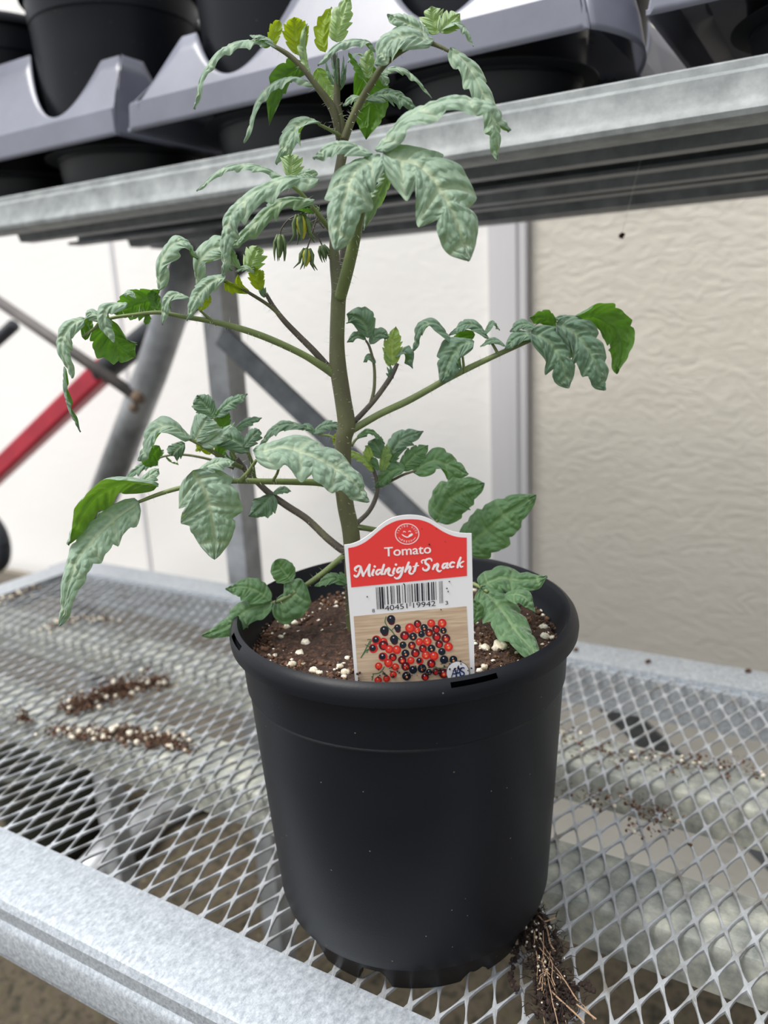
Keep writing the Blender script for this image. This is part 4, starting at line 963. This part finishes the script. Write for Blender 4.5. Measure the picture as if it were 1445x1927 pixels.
leaflet(I4, [(405,860,.8),(415,842,.8),(410,826,.8)], 30, (-1,.2,0), 'G', 3, .3, .4)
for i, (x, y) in enumerate(((424,852),(432,848),(442,850),(436,862))):
    leaflet(I4, [(442,880,.8+i*.1),((442+x)/2,(880+y)/2,.8),(x,y,.8+i*.1)], 8, (1,0,.5), 'M', 2, .1, .8)
I5 = tubep('leaf', [(640,830,.8,3.5),(620,820,1.0,3),(600,818,1.2,2.5)], M_pet)
leaflet(I5, [(572,806,.8),(525,802,.8),(487,842,.6)], 38, (.6,1,0), 'M', 4, .2, .5)
leaflet(I5, [(592,816,1.2),(578,804,1.2),(556,806,1.2)], 24, (.8,.8,0), 'M', 3, .3, .4)
leaflet(I5, [(588,818,1.2),(615,800,1.2),(648,806,1.1)], 32, (.8,.8,0), 'M', 4, .35, .4)
leaflet(I5, [(640,838,.8),(634,828,.8),(634,814,.8)], 18, (-1,.2,.2), 'Y', 3, .2, .4)
# ---- K: low left leaf over the rim
K_ = tubep('leaf', [(660,1040,0,8),(646,1047,0,6.5),(608,1078,0,6),(569,1106,-.1,5.5),(535,1126,-.2,4.5),(509,1136,-.3,3.5)], M_pet)
leaflet(K_, [(514,1134,-.3),(462,1150,-.4),(430,1178,-.5),(380,1197,-.6)], 58, (.9,.8,0), 'G', 4, .1, .35, .3)
leaflet(K_, [(508,1131,-.3),(468,1106,-.2),(425,1110,-.1)], 60, (.9,.7,0), 'G', 3, .14, .3, .3)
leaflet(K_, [(516,1132,-.3),(542,1130,-.3),(570,1092,-.3)], 84, (1,.5,0), 'G', 2, .1, .35, .3, blunt=1)
leaflet(K_, [(548,1094,0),(536,1078,.1),(518,1054,.2)], 50, (1,.5,0), 'G', 2, .1, .3, .3, blunt=1)
K2 = tubep('leaf', [(655,1070,0,4),(656,1088,-.2,3.5),(648,1100,-.4,2.5)], M_pet)
leaflet(K2, [(652,1100,-.4),(625,1088,-.5),(592,1104,-.6)], 34, (.8,1,0), 'G', 4, .2, .4)
leaflet(K2, [(655,1098,-.6),(644,1085,-.6),(638,1080,-.6)], 18, (.8,1,0), 'G', 3, .2, .4)
# ---- M: long right leaf
M_ = tubep('leaf', [(650,815,0,9),(666,807,.1,8),(715,779,.4,7.5),(766,755,.7,7.5),(810,731,.9,7),(849,709,1.1,7),(915,677,1.3,6),(986,645,1.5,5),(1044,620,1.6,4),(1075,606,1.6,3)], M_pet)
leaflet(M_, [(998,625,1.2),(1030,640,1.1),(1056,680,1.0),(1069,731,.9)], 88, (1,.7,.1), 'M', 4, .3, .45)
leaflet(M_, [(1006,634,1.2),(975,634,1.2),(950,658,1.1)], 36, (.9,.8,0), 'M', 2, .25, .4)
leaflet(M_, [(1012,622,1.6),(985,610,1.6),(960,625,1.6)], 38, (.8,1,0), 'M', 3, .2, .4)
leaflet(M_, [(1045,618,1.9),(1028,600,2.0),(996,598,2.0)], 44, (-.7,.5,0), 'G', 3, .2, .4)
leaflet(M_, [(1046,608,1.4),(1080,625,1.3),(1118,675,1.2),(1137,735,1.1)], 94, (1,.7,.2), 'M', 5, .28, .45)
leaflet(M_, [(1068,608,2.2),(1120,596,2.3),(1166,632,2.3),(1160,704,2.3)], 76, (-1,.3,.2), 'G', 5, .24, .3)
leaflet(M_, [(1078,606,1.7),(1064,597,1.8),(1042,600,1.8)], 26, (.6,1,0), 'M', 3, .3, .4)
leaflet(M_, [(1076,608,1.9),(1085,600,1.9),(1096,601,1.9)], 16, (.6,1,0), 'G', 2, .3, .4)
m1 = tubep('leaf', [(873,702,1.1,3.6),(872,685,1.0,3),(870,668,.9,2.4)], M_pet)
leaflet(m1, [(892,645,.9),(866,650,.8),(846,680,.7),(831,720,.6)], 72, (1,.7,-.1), 'M', 4, .26, .45)
leaflet(m1, [(854,648,1.2),(822,610,1.2),(790,618,1.2),(777,662,1.2)], 48, (.7,1,0), 'M', 4, .15, .5)
m2 = tubep('leaf', [(938,668,1.3,3.6),(928,650,1.4,3),(916,634,1.5,2.4)], M_pet)
leaflet(m2, [(918,638,1.5),(885,610,1.5),(845,632,1.5)], 40, (.8,1,0), 'M', 4, .2, .4)
leaflet(m2, [(912,630,1.5),(925,610,1.5),(940,622,1.5)], 24, (.8,1,0), 'M', 3, .2, .4)
leaflet(m2, [(894,630,1.9),(870,634,1.9),(852,645,1.9)], 30, (-.8,.3,0), 'G', 3, .2, .4)
leaflet(m2, [(950,652,1.2),(928,640,1.2),(904,653,1.2)], 22, (.8,1,0), 'M', 3, .2, .4)
# ---- N: small purple side shoot right
N_ = tubep('side_shoot', [(655,800,.3,7),(668,792,.4,6),(700,758,.7,5.5),(720,732,.9,5.5),(736,708,1.0,5.5),(748,684,1.1,4)], M_shoot)
n1 = tubep('leaf', [(698,757,.7,3.8),(704,730,.9,3.6),(704,690,1.1,3.2),(696,655,1.2,2.8),(688,640,1.2,2.2)], M_stem)
leaflet(n1, [(692,636,1.2),(682,605,1.2),(652,592,1.2)], 56, (1,.5,0), 'M', 3, .15, .3)
leaflet(n1, [(688,640,1.2),(672,632,1.2),(653,645,1.2)], 24, (1,.6,0), 'M', 2, .2, .3)
leaflet(n1, [(697,648,1.2),(712,630,1.2),(732,636,1.2)], 34, (1,.5,0), 'M', 2, .25, .3)
leaflet(n1, [(706,684,1.1),(696,674,1.1),(684,682,1.1)], 20, (1,.5,0), 'M', 2, .2, .3)
leaflet(N_, [(740,688,1.1),(738,655,1.1),(745,614,1.1)], 42, (1,.2,-.2), 'Y', 5, .35, .4)
leaflet(N_, [(745,674,1.0),(762,664,.9),(776,694,.8)], 36, (1,.5,.1), 'M', 2, .2, .4)
leaflet(N_, [(734,690,1.2),(728,675,1.2),(724,662,1.2)], 14, (1,.2,-.3), 'Y', 3, .3, .5)
for i, (x, y) in enumerate(((728,690),(734,684),(726,702))):
    leaflet(N_, [(740,712,1.0),((740+x)/2,(712+y)/2,.9),(x,y,.9)], 8, (1,0,.5), 'M', 2, .1, .8)
# ---- O: side shoot with bright young leaves
O_ = tubep('side_shoot', [(664,992,.2,7),(672,984,.4,5.5),(692,965,.7,5),(705,942,.9,5),(710,918,1.0,4.5),(706,895,1.1,4),(700,878,1.1,3)], M_shoot)
O2 = tubep('leaf', [(708,915,1.0,3.2),(735,905,1.0,3),(760,893,1.0,2.8),(782,886,1.0,2.4)], M_stem)
leaflet(O2, [(778,890,1.0),(812,868,1.0),(845,876,1.0),(881,893,1.0)], 62, (1,.6,0), 'G', 4, .16, .35)
leaflet(O2, [(762,884,.9),(735,888,.9),(706,918,.9)], 50, (1,.6,0), 'G', 3, .25, .35)
leaflet(O2, [(755,886,1.2),(775,862,1.2),(806,838,1.2)], 46, (1,.5,0), 'G', 4, .25, .35)
leaflet(O2, [(735,868,1.5),(752,832,1.5),(797,812,1.5)], 50, (.9,.6,0), 'M', 4, .2, .4)
leaflet(O_, [(722,862,1.3),(710,842,1.3),(702,826,1.3)], 42, (1,.5,0), 'M', 3, .25, .4)
leaflet(O_, [(718,890,1.1),(722,862,1.1),(728,836,1.1)], 30, (.9,.3,-.6), 'Y', 3, .25, .7)
leaflet(O_, [(702,888,1.0),(696,862,1.0),(692,838,1.0)], 28, (.9,.3,.5), 'Y', 4, .3, .6)
leaflet(O_, [(712,885,.9),(706,870,.9),(698,862,.9)], 20, (.9,.3,.5), 'G', 3, .3, .6)
leaflet(O_, [(698,878,.9),(672,856,.8),(638,850,.7)], 26, (.7,1,0), 'Y', 5, .3, .6)
leaflet(O_, [(735,880,1.2),(738,865,1.2),(748,850,1.2)], 26, (1,.4,0), 'G', 3, .3, .4)
O3 = tubep('leaf', [(662,838,.6,3.2),(672,825,.9,2.6),(690,820,1.1,2)], M_pet)
leaflet(O3, [(672,824,.9),(698,812,1.1),(724,836,1.2)], 22, (.7,1,0), 'G', 4, .25, .4)
# ---- P: right lower leaf behind the tag
P_ = tubep('leaf', [(660,990,.2,8),(675,992,.5,6.5),(705,997,.9,6),(770,1010,1.6,5.5),(830,1024,2.0,5),(885,1030,2.2,4)], M_pet)
P2_ = tubep('leaf', [(770,1010,1.6,4.5),(800,1000,1.9,4),(824,978,2.2,3.2)], M_pet)
leaflet(P2_, [(822,982,2.2),(845,942,2.3),(874,922,2.4),(912,910,2.4)], 84, (1,.3,0), 'G', 4, .16, .25, .3)
leaflet(P_, [(872,1032,2.2),(912,1002,2.3),(955,965,2.4),(1009,932,2.5)], 98, (1,.3,0), 'G', 4, .16, .25, .3)
# ---- Q: leaf over the soil, right
Q_ = tubep('leaf', [(680,1060,.2,6),(760,1075,.2,5.5),(830,1084,0,5),(888,1098,-.6,4.5),(918,1114,-1.2,3.5)], M_pet)
leaflet(Q_, [(905,1106,-1.0),(938,1140,-1.8),(975,1192,-3.4),(1020,1244,-4.8)], 90, (.9,1,.3), 'G', 4, .22, .35, .35)
leaflet(Q_, [(950,1122,-1.8),(985,1122,-2.2),(1006,1154,-2.5)], 44, (.9,1,.3), 'G', 2, .2, .3, .3)
leaflet(Q_, [(902,1104,-.9),(940,1088,-.7),(985,1092,-.8),(1030,1086,-1.0)], 76, (.9,1,0), 'G', 3, .22, .4, .3)
leaflet(Q_, [(884,1172,-2.2),(897,1150,-2.2),(890,1128,-2.2)], 26, (1,.3,0), 'G', 1, .05, .4)

# ---- fine hairs on stem and stalks
mb = MB(); rs = random.Random(11)
for c, r in TUBES:
    if len(c) < 10: dens = 900
    else: dens = 1700
    for i in range(len(c)-1):
        L = (c[i+1]-c[i]).length; nn = int(L*dens*(r[i]/.004)**.5 + rs.random())
        t = (c[i+1]-c[i]).normalized(); u = t.orthogonal().normalized(); v = t.cross(u)
        for k in range(nn):
            a = rs.uniform(0, 2*PI); q = c[i].lerp(c[i+1], rs.random()); o_ = u*math.cos(a) + v*math.sin(a) + t*rs.uniform(-.3,.3)
            b0 = q + o_*r[i]*.95; b1 = b0 + o_*rs.uniform(.001, .0036); s = t*.00006; w_ = o_.cross(t)*.00006
            mb.add([b0+s, b0-s+w_, b0-s-w_, b1], [(0,1,3),(1,2,3),(2,0,3)])
o = mb.build('stem_hairs', M_hair, plant, False); o['kind'] = 'stuff'
